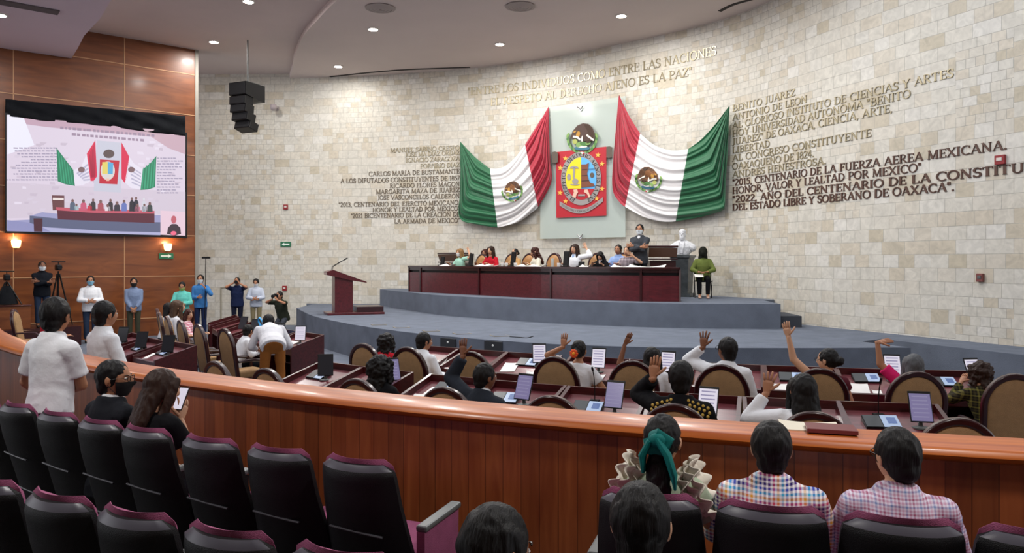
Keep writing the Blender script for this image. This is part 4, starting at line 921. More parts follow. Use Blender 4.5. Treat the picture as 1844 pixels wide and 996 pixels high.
rowB = [('B0', 399, 'low-showing empty arched chair behind the parapet below the bending man'), ('B1', 490, 'empty arched chair at the desk with the black tilted tablet'), ('B2', 652, 'arched chair behind the woman with a black top by the parapet'), ('B3', 808, 'arched chair behind the man in the dark suit by the parapet'),
        ('B4', 999, 'empty arched chair by the parapet, at the desk with the lilac tablet and pale console'), ('B5', 1217, 'arched chair behind the man in the black gold-embroidered jacket'), ('B6', 1464, 'arched chair behind the woman in the white blouse by the parapet'), ('B7', 1720, 'empty arched chair by the parapet at far right')]
DL = {'D1': 'farthest deputy desk before the wood wall', 'D2': 'second deputy desk from the wood wall, stacked with dark tablets', 'D3': 'deputy desk of the long-haired woman by the wood wall', 'D4': 'deputy desk of the woman in the pink striped top', 'C1': 'deputy desk before the empty left chair, covered with dark stands', 'C2': 'deputy desk with papers in front of the man in white and the bending man',
      'A1': 'deputy desk in front of the woman in red', 'A2': 'deputy desk under the white papers of the man in the white shirt', 'A3': 'deputy desk with a bright tilted tablet, left of the woman with the hair flower', 'A4': 'deputy desk of the woman with the orange hair flower', 'A5': 'deputy desk in front of the dark-haired person with a raised white sleeve', 'A6': 'deputy desk in front of the man in white raising his hand',
      'A7': 'deputy desk with white papers before the woman in maroon', 'A8': 'deputy desk before the grey-haired woman in pink', 'A9': 'front row deputy desk at the right edge of the photo',
      'B0': 'deputy desk with a black tilted tablet below the stage corner', 'B1': 'deputy desk with a white scrap, left of the woman in the black top', 'B2': 'deputy desk of the woman in the black top, with paper and console', 'B3': 'deputy desk of the man in the dark suit, with a lilac tablet', 'B4': 'deputy desk with a gooseneck microphone behind the empty chair', 'B5': 'deputy desk of the man in the gold-embroidered jacket', 'B6': 'deputy desk of the woman in the white blouse by the parapet', 'B7': 'deputy desk with lilac tablet nearest the right end of the parapet'}
for row, lst in (('A', rowA), ('B', rowB)):
    cen, R = ROWS[row]
    for key, px, lab in lst:
        a = math.radians(px) if px < 90 else ang_of(px, cen, R+.02); p = on_ring(cen, R-.3, a)
        lab = lab
        if c0 is None: c0 = make_chair(lab); c = c0; c.location = p; c.rotation_euler = (0, 0, -a)
        else: c = dup(c0, p, -a, lab)
        c['group'] = 'arched chairs of the deputies'; CHAIRS[key] = (c, a)
        q = on_ring(cen, R-1.02, a+math.radians({'C2': 1.0, 'C1': .7}.get(key, 0)))
        if d0 is None: d0 = make_desk(DL[key]); d = d0; d.location = q; d.rotation_euler = (0, 0, -a)
        else: d = dup(d0, q, -a, DL[key])
        d['group'] = 'deputy desks in curved rows'; DESKS[key] = d
for key, x, y, a, lab in (('L1', -5.7, 11.5, 43, 'left block desk nearest the parapet, with a tilted tablet'), ('L2', -6.42, 12.1, 45.5, 'second desk from the parapet in the left block, with a tilted tablet'), ('L3', -7.2, 13.0, 48, 'farthest left block desk behind the standing man in white')):
    DESKS[key] = dup(d0, (x, y, 0), -math.radians(a), lab)
# spare chair at the far left
q = pz(60, 556, 1.2); dup(c0, (q.x, q.y, 0), -1.25, 'arched chair at the far left by the black camera stand')
# presidium chairs
c1 = make_chair('arched leather chair behind the presidium desk, left of the masked woman in mint', LEATH); c1['group'] = 'leather chairs of the presidium'
PL = [(852, 'leather arched chair of the woman in the mint top'), (905, 'leather arched chair just right of the woman in red on the presidium'), (937, 'leather arched chair of the person with a pale mask and tied hair'), (982, 'leather arched chair of the woman in cream at the presidium'), (1015, 'empty leather arched chair in the middle of the presidium'), (1063, 'leather arched chair of the woman raising her hand in white and blue'), (1112, 'leather arched chair behind the two people at the right of the presidium')]
for i, (px, lab) in enumerate(PL):
    p, nv = presid(px, 1.8 if px in (1015, 1112) else 1.5, Z2); yaw = math.atan2(-nv.x, nv.y)
    if i == 0: c1.location = p; c1.rotation_euler = (0, 0, yaw); c1['label'] = lab
    else: dup(c1, p, yaw, lab)
# ------------------------------------------------------------------ things on the desks
def make_console():
    t = thing('voting_console', 'x', 'console'); m = MB(); m.xprism([(-.085, 0), (.085, 0), (.085, .05), (-.085, .018)], -.15, .15); m.build('body', BLACKM, t)
    sl = math.atan2(.032, .17); R_ = Mx.Rotation(sl, 3, 'X')
    m = MB(); m.box((.075, 0, .0365), (.145, .165, .004), M=R_); m.build('key_panel', SCRP, t)
    m = MB(); m.box((.085, .008, .041), (.075, .085, .003), M=R_); m.build('display', SCRB, t)
    m = MB(); m.box((-.075, 0, .0365), (.14, .165, .004), M=R_); m.build('cover', SILVER if False else mat('console_dark', '#23282b', .3), t)
    return t
def make_tablet(mt):
    t = thing('tablet', 'x', 'tablet'); R_ = Mx.Rotation(math.radians(68), 3, 'X'); c = V((0, 0, .19))
    m = MB(); m.rbox((0, 0, 0), (.19, .28, .012), .005); m.v = [R_ @ p+c for p in m.v]; m.build('casing', BLACKM, t)
    m = MB(); m.box((0, -.006, .0068), (.172, .245, .001)); m.v = [R_ @ p+c for p in m.v]; s = m.build('display', mt, t)
    m = MB()
    for k in range(6 if mt in (SCRW, SCRL) else 0): m.box((-.006 if k % 2 else 0, .09-.036*k, .0078), (.13, .011, .0008))
    m.v = [R_ @ p+c for p in m.v]
    if m.v: m.build('text_band', mat('band_lilac', '#2a2a34', .4, emit='#8b84a8', es=.5), s)
    m = MB(); m.lathe([(.075, 0), (.075, .012), (.02, .018), (.014, .12)]); m.tube([(0, 0, .1), (0, .03, .15), (0, .02, .19)], .014); m.build('stand', GREYP, t, smooth=True)
    return t
def make_mic():
    t = thing('gooseneck_microphone', 'x', 'microphone'); m = MB(); m.rbox((0, 0, .012), (.1, .06, .024), .006); m.build('base', BLACKM, t)
    m = MB(); m.tube([(0, 0, .02), (0, 0, .15), (0, -.03, .26), (0, -.07, .33)], .005, seg=6); m.build('gooseneck', BLACKM, t, smooth=True); m = MB(); m.cap((0, -.07, .33), (0, -.095, .36), .011, .011); m.build('capsule', BLACKM, t, smooth=True)
    return t
con0, tabs, mic0 = make_console(), {'w': make_tablet(SCRW), 'l': make_tablet(SCRL), 'b': make_tablet(mat('tablet_dark', '#2a2b30', .15))}, make_mic()
def put(proto, M, label, group):
    r = dup(proto, M=M, label=label); r['group'] = group; return r
def console(k, u, v, lab, rot=0): put(con0, on_desk(DESKS[k], u, v, rot), lab, 'voting consoles on the deputy desks')
def tablet(k, u, v, lab, kind='w', rot=0):
    D = DESKS[k]; M = Mx.Translation(D.location) @ Mx.Rotation(D.rotation_euler.z, 4, 'Z') @ Mx.Translation((u, v, .736+(v-.02)*.28-.012)) @ Mx.Rotation(rot, 4, 'Z'); put(tabs[kind], M, lab, 'tablets on stands on the deputy desks')
def mic(k, u, v, lab):
    D = DESKS[k]; M = Mx.Translation(D.location) @ Mx.Rotation(D.rotation_euler.z, 4, 'Z') @ Mx.Translation((u, v, .736+(v-.02)*.28-.004)); put(mic0, M, lab, 'gooseneck microphones on the deputy desks')
def paper(k, u, v, lab, sz=(.21, .3), rot=0, mt=WHITEP, name='paper_sheet', th=.006, M=None, curl=.012):
    b = MB(); w_, h = sz
    def f(x, y): return V(((x-.5)*w_, (y-.5)*h, th+curl*((x-.5)**2*4)*(y*.8)))
    b.grid(f, 6, 6); n = len(b.v); top = list(b.v)
    b.v += [V((p.x, p.y, p.z-th)) for p in top]
    b.f += [[n+i for i in reversed(q)] for q in b.f[:]]; b.m = [0]*len(b.f)
    e = [i for i in range(7)]+[i*7+6 for i in range(1, 7)]+[48-i for i in range(1, 7)]+[(6-i)*7 for i in range(1, 6)]
    b.f += [[e[i], n+e[i], n+e[(i+1) % len(e)], e[(i+1) % len(e)]] for i in range(len(e))]; b.m += [0]*len(e)
    o = b.build(name, mt); o.matrix_world = M if M is not None else on_desk(DESKS[k], u, v, rot, .0); return tag(o, lab, 'paper')
console('A3', .0, .44, 'console on the desk with the bright tilted tablet'); tablet('A3', .2, .4, 'bright tilted tablet left of the woman with the hair flower', 'w', .5); paper('A3', -.2, .28, 'white paper beside the console at the desk with the bright tilted tablet', rot=.2); paper('A3', .22, .14, 'crumpled white sheet before the bright tilted tablet', (.16, .1), .3, curl=.04)
tablet('A4', .06, .36, 'white tablet in front of the woman with the hair flower', 'w', .1); paper('A4', .12, .15, 'white paper by the elbow of the woman with the hair flower', (.15, .2))
tablet('A5', .14, .36, 'white tablet behind the raised palm of the man in the black jacket', 'w', -.1); paper('A6', -.3, .2, 'white note on the desk of the man in white raising his hand', (.1, .12))
console('A7', -.12, .42, 'console half hidden by the hair of the woman in maroon'); paper('A7', -.24, .16, 'white papers left of the woman in maroon, behind the spread hand', (.26, .2), .1)
paper('A8', -.26, .2, 'open white sheet right of the woman in maroon', (.26, .3), -.1); console('A8', -.1, .46, 'console between the women in maroon and pink', .05); tablet('A8', .2, .48, 'tablet half hidden behind the woman in pink', 'w'); paper('A8', -.06, .13, 'small white card by the console between maroon and pink', (.1, .09))
console('A9', -.08, .42, 'console right of the woman in pink'); tablet('A9', .26, .42, 'white tablet beside the woman in the olive top', 'w', .3); paper('A9', .05, .14, 'white paper under the hand of the woman in the olive top', (.2, .14))
paper('A1', .2, .16, 'white papers held by the man in the white shirt in the front row', (.3, .3), .3, curl=.06)
paper('C2', -.05, .25, 'white sheet under the bending man', (.21, .28), .2); tablet('C2', .12, .35, 'tilted white tablet seen edge on beside the bending man', 'w', .9)
console('B0', -.12, .36, 'black console on the desk below the stage corner'); tablet('B0', .06, .33, 'black tilted tablet on the desk below the stage corner', 'b', .9)
paper('B1', -.25, .14, 'white scrap on the desk left of the woman in the black top', (.1, .08)); tablet('B1', .3, .42, 'tablet edge right of the woman in the black top', 'l', 1.1)
paper('B2', -.22, .17, 'white paper left of the man in the dark suit', (.24, .22), .2); console('B2', -.06, .44, 'console left of the man in the dark suit')
console('B3', -.14, .34, 'pale console right of the man in the dark suit', .1); tablet('B3', .1, .3, 'lilac tablet right of the man in the dark suit', 'l', -.1)
console('B4', -.12, .3, 'console before the empty parapet chair with the gooseneck'); tablet('B4', .16, .28, 'lilac tablet on the desk with the gooseneck', 'l', -.1); mic('B4', -.1, .48, 'gooseneck over the pale console left of the lilac tablet'); paper('B4', -.34, .25, 'small white note left of the console with the gooseneck', (.08, .14))
tablet('B5', .15, .26, 'white tablet by the shoulder of the gold-embroidered jacket', 'w', -.15); paper('B5', -.34, .08, 'white paper corner left of the gold-embroidered jacket', (.1, .14))
console('B7', -.12, .35, 'console on the rightmost parapet-side desk with the microphone', .05); tablet('B7', .2, .34, 'lilac tablet on the rightmost parapet-side desk', 'l'); mic('B7', -.1, .52, 'gooseneck behind the console on the rightmost parapet-side desk')
for k, l in (('L1', 'black tilted tablet on the left desk nearest the parapet'), ('L2', 'black tilted tablet on the second left desk'), ('L3', 'black tilted tablet on the farthest left desk')):
    tablet(k, .1, .34, l, 'b', .8); console(k, -.1, .36, l.replace('black tilted tablet', 'dark console'))
paper('L1', -.25, .2, 'white sheet on the left desk nearest the parapet', (.1, .22), .3)
for i, (k, u) in enumerate((('C1', -.25), ('C1', .05), ('C1', .3), ('D4', .2), ('D4', -.2), ('D3', .1))):
    tablet(k, u, .34, ['dark tablet stand at the near end of the cluttered left desk', 'dark tablet stand in the middle of the cluttered left desk', 'dark tablet stand at the far end of the cluttered left desk', 'dark tablet stand by the hand of the pink striped woman', 'second dark tablet stand before the pink striped woman', 'dark tablet stand before the long-haired woman'][i], 'b', .6)
# blue plastic bag on the C2 desk
b = MB()
def bag(u, v): a = 2*PI*u; r = (.17+.03*math.sin(3*a)+.02*noise.noise(V((math.cos(a)*2, math.sin(a)*2, v*4))))*(1-.75*v**2.2); return V((r*math.cos(a), r*.7*math.sin(a), .26*v))
b.grid(bag, 28, 10); t = thing('plastic_bag', 'light blue plastic bag on the desk before the empty left chair', 'bag', M=on_desk(DESKS['C1'], -.28, .3)); BLUEB = mat('blue_film', '#2f9ad8', .3, var=.2, vscale=20); o = b.build('sack', BLUEB, t, smooth='all'); o.modifiers.new('s', 'SOLIDIFY').thickness = .003
m = MB(); m.tube(spline([(-.05, 0, .24), (-.09, 0, .34), (0, 0, .42), (.09, 0, .34), (.05, 0, .24)], 5), [(.004, .018)]*21, seg=6); m.build('handle', BLUEB, t, smooth=True)
for o in (con0, mic0, *tabs.values()):
    for c in list(o.children):
        for g in list(c.children): bpy.data.objects.remove(g)
        bpy.data.objects.remove(c)
    bpy.data.objects.remove(o)
# things on the presidium desk
def ptop(px, back=.35): p, nv = presid(px, back, Z2+DH); return Mx.Translation(p) @ face(nv)
for px, l, sz in ((806, 'pale papers at the left end of the presidium desk', (.5, .3)), (872, 'open white papers before the woman in mint', (.55, .3)), (886, 'white papers before the woman in red', (.6, .3)), (946, 'white papers right of the pale-masked person', (.5, .3)), (968, 'white papers before the woman in cream', (.5, .28)), (1054, 'white sheet before the woman raising her hand on the presidium', (.25, .2)), (1120, 'white papers before the patterned blouse', (.5, .25)), (1165, 'long white paper at the right end of the presidium desk', (.9, .2))):
    paper(None, 0, 0, l, sz, M=ptop(px), curl=.08)
m = MB()
for px, l, h in ((795, 'black microphone unit at the left end of the presidium desk', .3), (846, 'black microphone unit right of the woman in mint', .38), (922, 'black monitor stand before the pale-masked person', .42), (1018, 'black telephone-like stand left of the woman raising her hand', .42), (1046, 'dark small box before the woman raising her hand', .14)):
    t = thing('desk_unit', l, 'desk unit', M=ptop(px, .45)); m = MB(); m.rbox((0, 0, .015), (.2, .16, .03), .01); m.build('foot', BLACKM, t); m = MB(); m.rbox((0, .02, h*.5), (.17, .06, h*.95), .02); m.v = [V((p.x, p.y+.15*p.z, p.z)) for p in m.v]; m.build('upright', BLACKM, t)
for i, (px, l) in enumerate(((905, 'left of two white cups on the presidium desk'), (911.5, 'right of two white cups on the presidium desk'), (1006, 'white cup before the empty middle presidium chair'), (928, 'white cup at the black stand of the pale-masked person'))):
    t = thing('cup', l, 'cup', M=ptop(px, .3)); m = MB(); m.lathe([(.03, 0), (.042, .02), (.045, .1), (.04, .1), (.036, .02)]); m.build('bowl', WHITEP, t, smooth=True); m = MB(); m.tube([(.043, 0, .08), (.07, 0, .07), (.07, 0, .04), (.043, 0, .03)], .006, seg=6); m.build('handle', WHITEP, t, smooth=True)
for px, l in ((995, 'clear drinking glass left of the empty middle presidium chair'),):
    t = tag(MB().lathe([(.035, 0), (.042, .22), (.038, .22), (.032, .01)]).build('drinking_glass', mat('clear_glass', '#cfd4d0', .1, alpha=.5), smooth=True), l, 'glass'); t.matrix_world = ptop(px, .3)
# ------------------------------------------------------------------ spectator seats
def make_seat(label, arms=(1,), side=()):
    t = thing('spectator_seat', label, 'seat'); m = MB()
    def prof(z): return -.02-.3*(z-.3)+.1*max(0, z-.75)       # backward lean, measured at the back face
    def outline(z): w_ = .25-.05*max(0, (z-.4)/.55); r = .05; return w_ if z < .95-r else w_-r+math.sqrt(max(0, r*r-(z-.95+r)**2))
    def sheet(y0, y1, top, wadd, name, mt, dish, rim=False):
        b = MB(); NZ, NX = 24, 12
        def f(side):
            def g(u, v):
                z = .16+(top-.16)*(v**.85); wv = outline(min(z, .9499) if top <= .95 else .16+(z-.16)*(.9499-.16)/(top-.16))+wadd; x = (2*u-1); q = y1 if side else y0
                ed = (1-abs(x)**4)*min(1, (1-v)*12)**.5*min(1, v*10+.2); yy = prof(z)+dish*(x*x)*.05+(q*ed if side else q*.4+q*.6*ed)
                zz = z; return V((x*wv, yy, zz))
            return g
        b.grid(f(0), NX, NZ); n = len(b.v); b.m = [1 if rim and i//NX >= NZ-1 else 0 for i in range(len(b.f))]; b.grid(f(1), NX, NZ)
        e = [i for i in range(NX+1)]+[j*(NX+1)+NX for j in range(1, NZ+1)]+[NZ*(NX+1)+i for i in range(NX-1, -1, -1)]+[j*(NX+1) for j in range(NZ-1, 0, -1)]
        b.f += [[e[i], e[(i+1) % len(e)], n+e[(i+1) % len(e)], n+e[i]] for i in range(len(e))]; b.m += [0]*len(e)
        return b.build(name, mt, t, smooth=True)
    sheet(-.06, .0, .95, 0, 'back_shell', [BLACKP, mat('seat_rim_sheen', '#4c4a54', .4)], 1, True)  # greyer top edge paints the sheen on the black shell
    sheet(-.004, .08, .974, -.006, 'back_upholstery', MAUVE, 1)
    for z in (.6, .36):
        b = MB(); P = [(x, prof(z+.02*x*x*4)-.064+.05*x*x*4*.8, z-.05*x+.02) for x in [-.15+.3*i/8 for i in range(9)]]; b.tube(P, .006, seg=6); b.build('shell_rib', mat('rib_grey', '#3a3a40', .4), t, smooth=True)
    m = MB(); m.rbox((0, .24, .41), (.46, .46, .12), .045, seg=3); m.build('seat_cushion', MAUVE, t, smooth=True)
    m = MB(); m.rbox((0, .22, .335), (.44, .42, .04), .01); m.build('seat_pan', BLACKP, t)
    for s in arms:
        m = MB(); m.rbox((s*.265, .16, .625), (.06, .36, .03), .01); m.v = [V((p.x, p.y, p.z+.05*(p.y-.1))) for p in m.v]; m.build('armrest', GREYP, t)
        mt = MAUVE if s in side else BLACKP
        m = MB(); m.xprism([(-.02, .0), (.3, .0), (.32, .615), (-.02, .605)], s*.265-.022, s*.265+.022); m.build('side_panel', mt, t)
    return t
C1_, = (RC,)
def seat_at(px, R, lab, proto=None, **kw):
    a = ang_of(px, RC, R); p = on_ring(RC, R, a)+V((0, 0, GZ))
    s = dup(proto, p, -a, lab) if proto else make_seat(lab, **kw)
    s.location = p; s.rotation_euler = (0, 0, -a); s['group'] = 'black and mauve spectator seats'; return s, a
R1, R2 = 18.83, 19.78
SEATS = {}
sA = make_seat('x', (1,)); sE = make_seat('x', (-1, 1), (1,)); sL = make_seat('x', (-1, 1), ())
for i, (px, pr_, lab) in enumerate([(652, sE, 'front row seat beside the aisle with the mauve side panel'), (513, sA, 'front row seat second from the aisle'), (393, sA, 'front row seat third from the aisle, right of the woman with the phone'), (281, sA, 'front row seat behind the woman with the phone'), (200, sA, 'front row seat behind the man in the dark suit'), (124, sA, 'front row seat behind the standing man in white'), (52, sA, 'front row seat at the far left, second from the photo edge'), (-12, sA, 'front row seat cut by the left edge of the photo')]):
    SEATS['L%d' % i] = seat_at(px+26, R1, lab, pr_)
SEATS['L8'] = seat_at(-75, R1, 'front row seat just outside the left edge', sA)
for i, (px, pr_, lab) in enumerate([(1180, sL, 'front row seat of the woman with the green hair ribbon'), (1387, sA, 'front row seat of the man in the rainbow checked shirt'), (1609, sA, 'front row seat of the man in the pale pink and blue checked shirt'), (1846, sA, 'front row seat cut by the lower right corner')]):
    SEATS['R%d' % i] = seat_at(px, R1, lab, pr_)
for i, (px, lab) in enumerate([(441, 'second row seat nearest the bottom edge of the photo'), (281, 'second row seat left of the one nearest the bottom edge'), (147, 'second row seat third from the aisle'), (25, 'second row seat cut by the left edge of the photo')]):
    SEATS['S%d' % i] = seat_at(px+26, R2, lab, sA)
for i, (px, lab) in enumerate([(665, 'second row end seat showing only its armrest at the bottom edge'), (1150, 'second row seat under the man with thick black hair and a white collar'), (885, 'second row seat under the man with thinning hair at the bottom edge')]):
    SEATS['T%d' % i] = seat_at(px, R2, lab, sA)
for o in (sA, sE, sL):
    for c in list(o.children): bpy.data.objects.remove(c)
    bpy.data.objects.remove(o)
# papers and folder lying on the parapet cap
q = pz(1467, 775, RZ); paper(None, 0, 0, 'cream papers lying on the parapet in front of the checked shirts', (.3, .21), M=Mx.Translation(q+V((0, .07, .0))) @ Mx.Rotation(-.25, 4, 'Z'), mt=CREAMP)
q = pz(1503, 782, RZ); t = thing('folder', 'closed maroon folder on the cream papers on the parapet', 'folder', q+V((0, .05, .007)), -.28); m = MB(); m.rbox((0, 0, .009), (.235, .15, .018), .003); m.build('pages', CREAMP, t); m = MB(); m.rbox((0, 0, .02), (.245, .16, .004), .002); m.rbox((0, 0, .002), (.245, .16, .004), .002); m.box((0, -.08, .011), (.245, .004, .02)); m.build('cover', mat('folder_maroon', '#6d2a2c', .5), t)
# ------------------------------------------------------------------ cameras on tripods, platform at the far left
p0 = lw(-40, 0); p1 = lw(128, 0)
m = MB(); m.prism([p0+wn*.02, p1+wn*.02, p1+wn*1.5, p0+wn*1.9], 0, .52); t = tag(m.build('press_platform', MAHOGD), 'dark raised platform along the wood wall under the standing man in black', 'platform')
PZ_ = .52
m = MB(); cq = lw(12, 1.25); rr_ = Mx.Rotation(math.atan2(wn.x, -wn.y), 4, 'Z')
t = thing('counter_box', 'brown wooden counter under the black camera stand at the far left', 'counter', M=Mx.Translation((cq.x, cq.y, PZ_)) @ rr_); m = MB(); m.rbox((0, 0, .3), (1.0, .5, .6), .01); m.build('body', WALLW, t); m = MB(); m.rbox((0, 0, .615), (1.06, .56, .03), .008); m.build('top', MAHOG, t)
def tripod(M, h, label, skirt):
    t = thing('camera_tripod', label, 'tripod', M=M)
    for k in range(3):
        a = PI/2+k*2*PI/3; m = MB(); m.tube([(0.03*math.cos(a), .03*math.sin(a), h*.95), (.2*math.cos(a), .2*math.sin(a), h*.45), (.36*math.cos(a), .36*math.sin(a), .012)], [.022, .02, .013], seg=8); m.build('leg', BLACKM, t, smooth=True)
    m = MB(); m.tube([(0, 0, h*.5), (0, 0, h)], .02); m.build('column', BLACKM, t, smooth=True)
    m = MB(); m.rbox((0, 0, h+.1), (.14, .3, .16), .03); m.build('camera_body', BLACKM, t)
    m = MB(); m.tube([(0, -.15, h+.1), (0, -.24, h+.1), (0, -.27, h+.1)], [.05, .05, .06]); m.build('lens', BLACKP, t, smooth=True)
    m = MB(); m.rbox((.0, -.02, h+.26), (.34, .05, .03), .01); m.tube([(0, -.02, h+.16), (0, -.02, h+.26)], .012); m.build('top_handle', BLACKM, t)
    if skirt:
        m = MB(); m.lathe([(.26, .02), (.2, .25), (.1, .48), (.07, .5)]); m.build('cloth_skirt', BLACKC, t, smooth=True)
    return t
tripod(Mx.Translation((cq.x, cq.y, PZ_+.63)) @ rr_, .62, 'black video camera on a cloth-wrapped stand at the far left', True)
cq2 = lw(105, .85); tripod(Mx.Translation((cq2.x, cq2.y, PZ_)) @ rr_, 1.5, 'tall black camera tripod right of the man in black', False)

# small things on and in the stage: outlet plates on the riser, floor boxes, a cable
for x, y, l in ((808, 618, 'dark outlet plate with a white light on the stage riser, the left one'), (889, 624, 'dark outlet plate with a white light on the stage riser, the right one')):
    P3 = [V((p[0], p[1])) for p in s1]; k = (x-CX)/FPX; i = next(i for i in range(len(P3)-1) if (P3[i].x-k*P3[i].y)*(P3[i+1].x-k*P3[i+1].y) <= 0); tt = (P3[i+1]-P3[i]).normalized(); nn_ = V((tt.y, -tt.x)); A_, B_ = P3[i].x-k*P3[i].y, P3[i+1].x-k*P3[i+1].y; q = P3[i].lerp(P3[i+1], A_/(A_-B_))
    t = thing('outlet_plate', l, 'outlet', M=Mx.Translation((q.x, q.y, EYE-(y-HY)*q.y/FPX)) @ face(nn_)); m = MB(); m.rbox((0, -.012, 0), (.42, .03, .2), .006); m.build('cover', mat('outlet_dark', '#23262b', .6), t); m = MB(); m.ell((.0, -.03, .02), (.022, .01, .022)); m.build('indicator', mat('outlet_white', '#e8e8e4', .4), t, smooth=True)
for x, y, l in ((682, 585, 'flat floor box lid on the lower stage nearest the lectern'), (723, 590, 'flat floor box lid on the lower stage, second from the lectern'), (776, 596, 'flat floor box lid at the middle left of the lower stage edge'), (832, 601, 'beige edged floor box lid on the lower stage edge'), (900, 605, 'beige floor box lid near the cable on the lower stage')):
    q = pz(x, y, Z1); t = thing('floor_box', l, 'floor box', q, .35); m = MB(); m.rbox((0, 0, .006), (.34, .3, .012), .004); m.build('rim', mat('floor_box_rim', '#7d7568', .6), t); m = MB(); m.rbox((0, 0, .012), (.29, .25, .008), .003); m.build('lid', CARPET, t)
b = MB(); b.tube(spline([pz(918, 607, Z1)+V((0, 0, .008)), pz(935, 608, Z1)+V((0, 0, .008)), pz(950, 609, Z1)+V((0, 0, .008)), pz(960, 606, Z1)+V((0, 0, .008))], 6), .008, seg=6); o = b.build('cable', BLACKM, smooth=True); tag(o, 'thin black cable lying on the edge of the lower stage', 'cable')
# ------------------------------------------------------------------ people
def skin(n, c): return mat('skin_'+n, c, .5, bump=.05, bscale=80, spec=.3)
SK = {'l': skin('light', '#c89a7c'), 'm': skin('mid', '#a9775a'), 'd': skin('dark', '#7d523c')}
EYEW, EYED, LIP = mat('eye_white', '#d8d2cc', .3), mat('eye_dark', '#1c120d', .25), mat('lips', '#8c4a44', .5)
def hairm(n, c):
    m = mat('hair_'+n, c, .55, spec=.25)
    if 'hb' not in m:
        m['hb'] = 1; nt = m.node_tree; tc = nt.nodes.new('ShaderNodeTexCoord'); mp = nt.nodes.new('ShaderNodeMapping'); mp.inputs['Scale'].default_value = (150, 60, 18)
        nz = nt.nodes.new('ShaderNodeTexNoise'); nz.inputs['Scale'].default_value = 1; nz.inputs['Detail'].default_value = 3
        bp = nt.nodes.new('ShaderNodeBump'); bp.inputs['Strength'].default_value = .7; bp.inputs['Distance'].default_value = .006
        nt.links.new(tc.outputs['Object'], mp.inputs[0]); nt.links.new(mp.outputs[0], nz.inputs['Vector']); nt.links.new(nz.outputs[0], bp.inputs['Height']); nt.links.new(bp.outputs[0], nt.nodes['Principled BSDF'].inputs['Normal'])
    return m
HK = {'k': hairm('black', '#0f0d0e'), 'b': hairm('brown', '#2c1a12'), 'r': hairm('reddish', '#3a1a14'), 'l': hairm('blond', '#8a6a45'), 'g': hairm('grey', '#54565a'), 'lb': hairm('light_brown', '#4a3526')}
def cloth(n, c, rough=.85): return mat('cloth_'+n, c, rough, bump=.12, bscale=60, spec=.15)
def plaid(name, base, lines, cell, warm=None):
    """woven check: coloured bands along two directions of the cloth, in object space"""
    if name in MATS: return MATS[name]
    m = bpy.data.materials.new(name); m.use_nodes = True; MATS[name] = m; nt = m.node_tree; L = nt.links.new; b = nt.nodes['Principled BSDF']; b.inputs['Roughness'].default_value = .85; b.inputs['Specular IOR Level'].default_value = .15
    tc = nt.nodes.new('ShaderNodeTexCoord'); mp = nt.nodes.new('ShaderNodeMapping'); mp.inputs['Rotation'].default_value = warm or (0, 0, 0); L(tc.outputs['Object'], mp.inputs[0]); sx = nt.nodes.new('ShaderNodeSeparateXYZ'); L(mp.outputs[0], sx.inputs[0])
    cols = []
    for ax in (0, 2):
        dv = nt.nodes.new('ShaderNodeMath'); dv.operation = 'DIVIDE'; dv.inputs[1].default_value = cell*len(lines); L(sx.outputs[ax], dv.inputs[0])
        ad = nt.nodes.new('ShaderNodeMath'); ad.operation = 'ADD'; ad.inputs[1].default_value = 10.3; L(dv.outputs[0], ad.inputs[0])
        fr = nt.nodes.new('ShaderNodeMath'); fr.operation = 'FRACT'; L(ad.outputs[0], fr.inputs[0])
        r = nt.nodes.new('ShaderNodeValToRGB'); r.color_ramp.interpolation = 'CONSTANT'; L(fr.outputs[0], r.inputs[0]); n = len(lines)
        while len(r.color_ramp.elements) < 2*n: r.color_ramp.elements.new(.5)
        for i, c in enumerate(lines):
            e = r.color_ramp.elements[2*i]; e.position = i/n; e.color = (*rgb(c), 1)
            e = r.color_ramp.elements[2*i+1]; e.position = (i+.52)/n; e.color = (*rgb(base), 1)
        cols.append(r.outputs[0])
    mx = nt.nodes.new('ShaderNodeMix'); mx.data_type = 'RGBA'; mx.inputs[0].default_value = .5; L(cols[0], mx.inputs[6]); L(cols[1], mx.inputs[7]); L(mx.outputs[2], b.inputs['Base Color'])
    return m
def hs(d):
    p = V((d.x*.074, d.y*.094, d.z*.115)); z = p.z; f = max(0, d.y)**.5; x = abs(p.x); E = math.exp
    if z < 0: t = -z/.115; p.x *= 1-.3*t*t; p.y = p.y*(1-.12*t*t)+.012*t
    if d.y < 0 and z > -.03: p.y *= 1.05
    if f > 0:
        p.y += f*(.024*E(-(x/.013)**2-((z+.012)/.024)**2)+.009*E(-(x/.011)**2-((z-.016)/.02)**2)-.009*E(-((x-.031)/.016)**2-((z-.014)/.012)**2)+.004*E(-((z-.032)/.01)**2-(x/.05)**2)+.006*E(-((z+.058)/.011)**2-(x/.024)**2)+.008*E(-((z+.095)/.018)**2-(x/.03)**2))
    return p
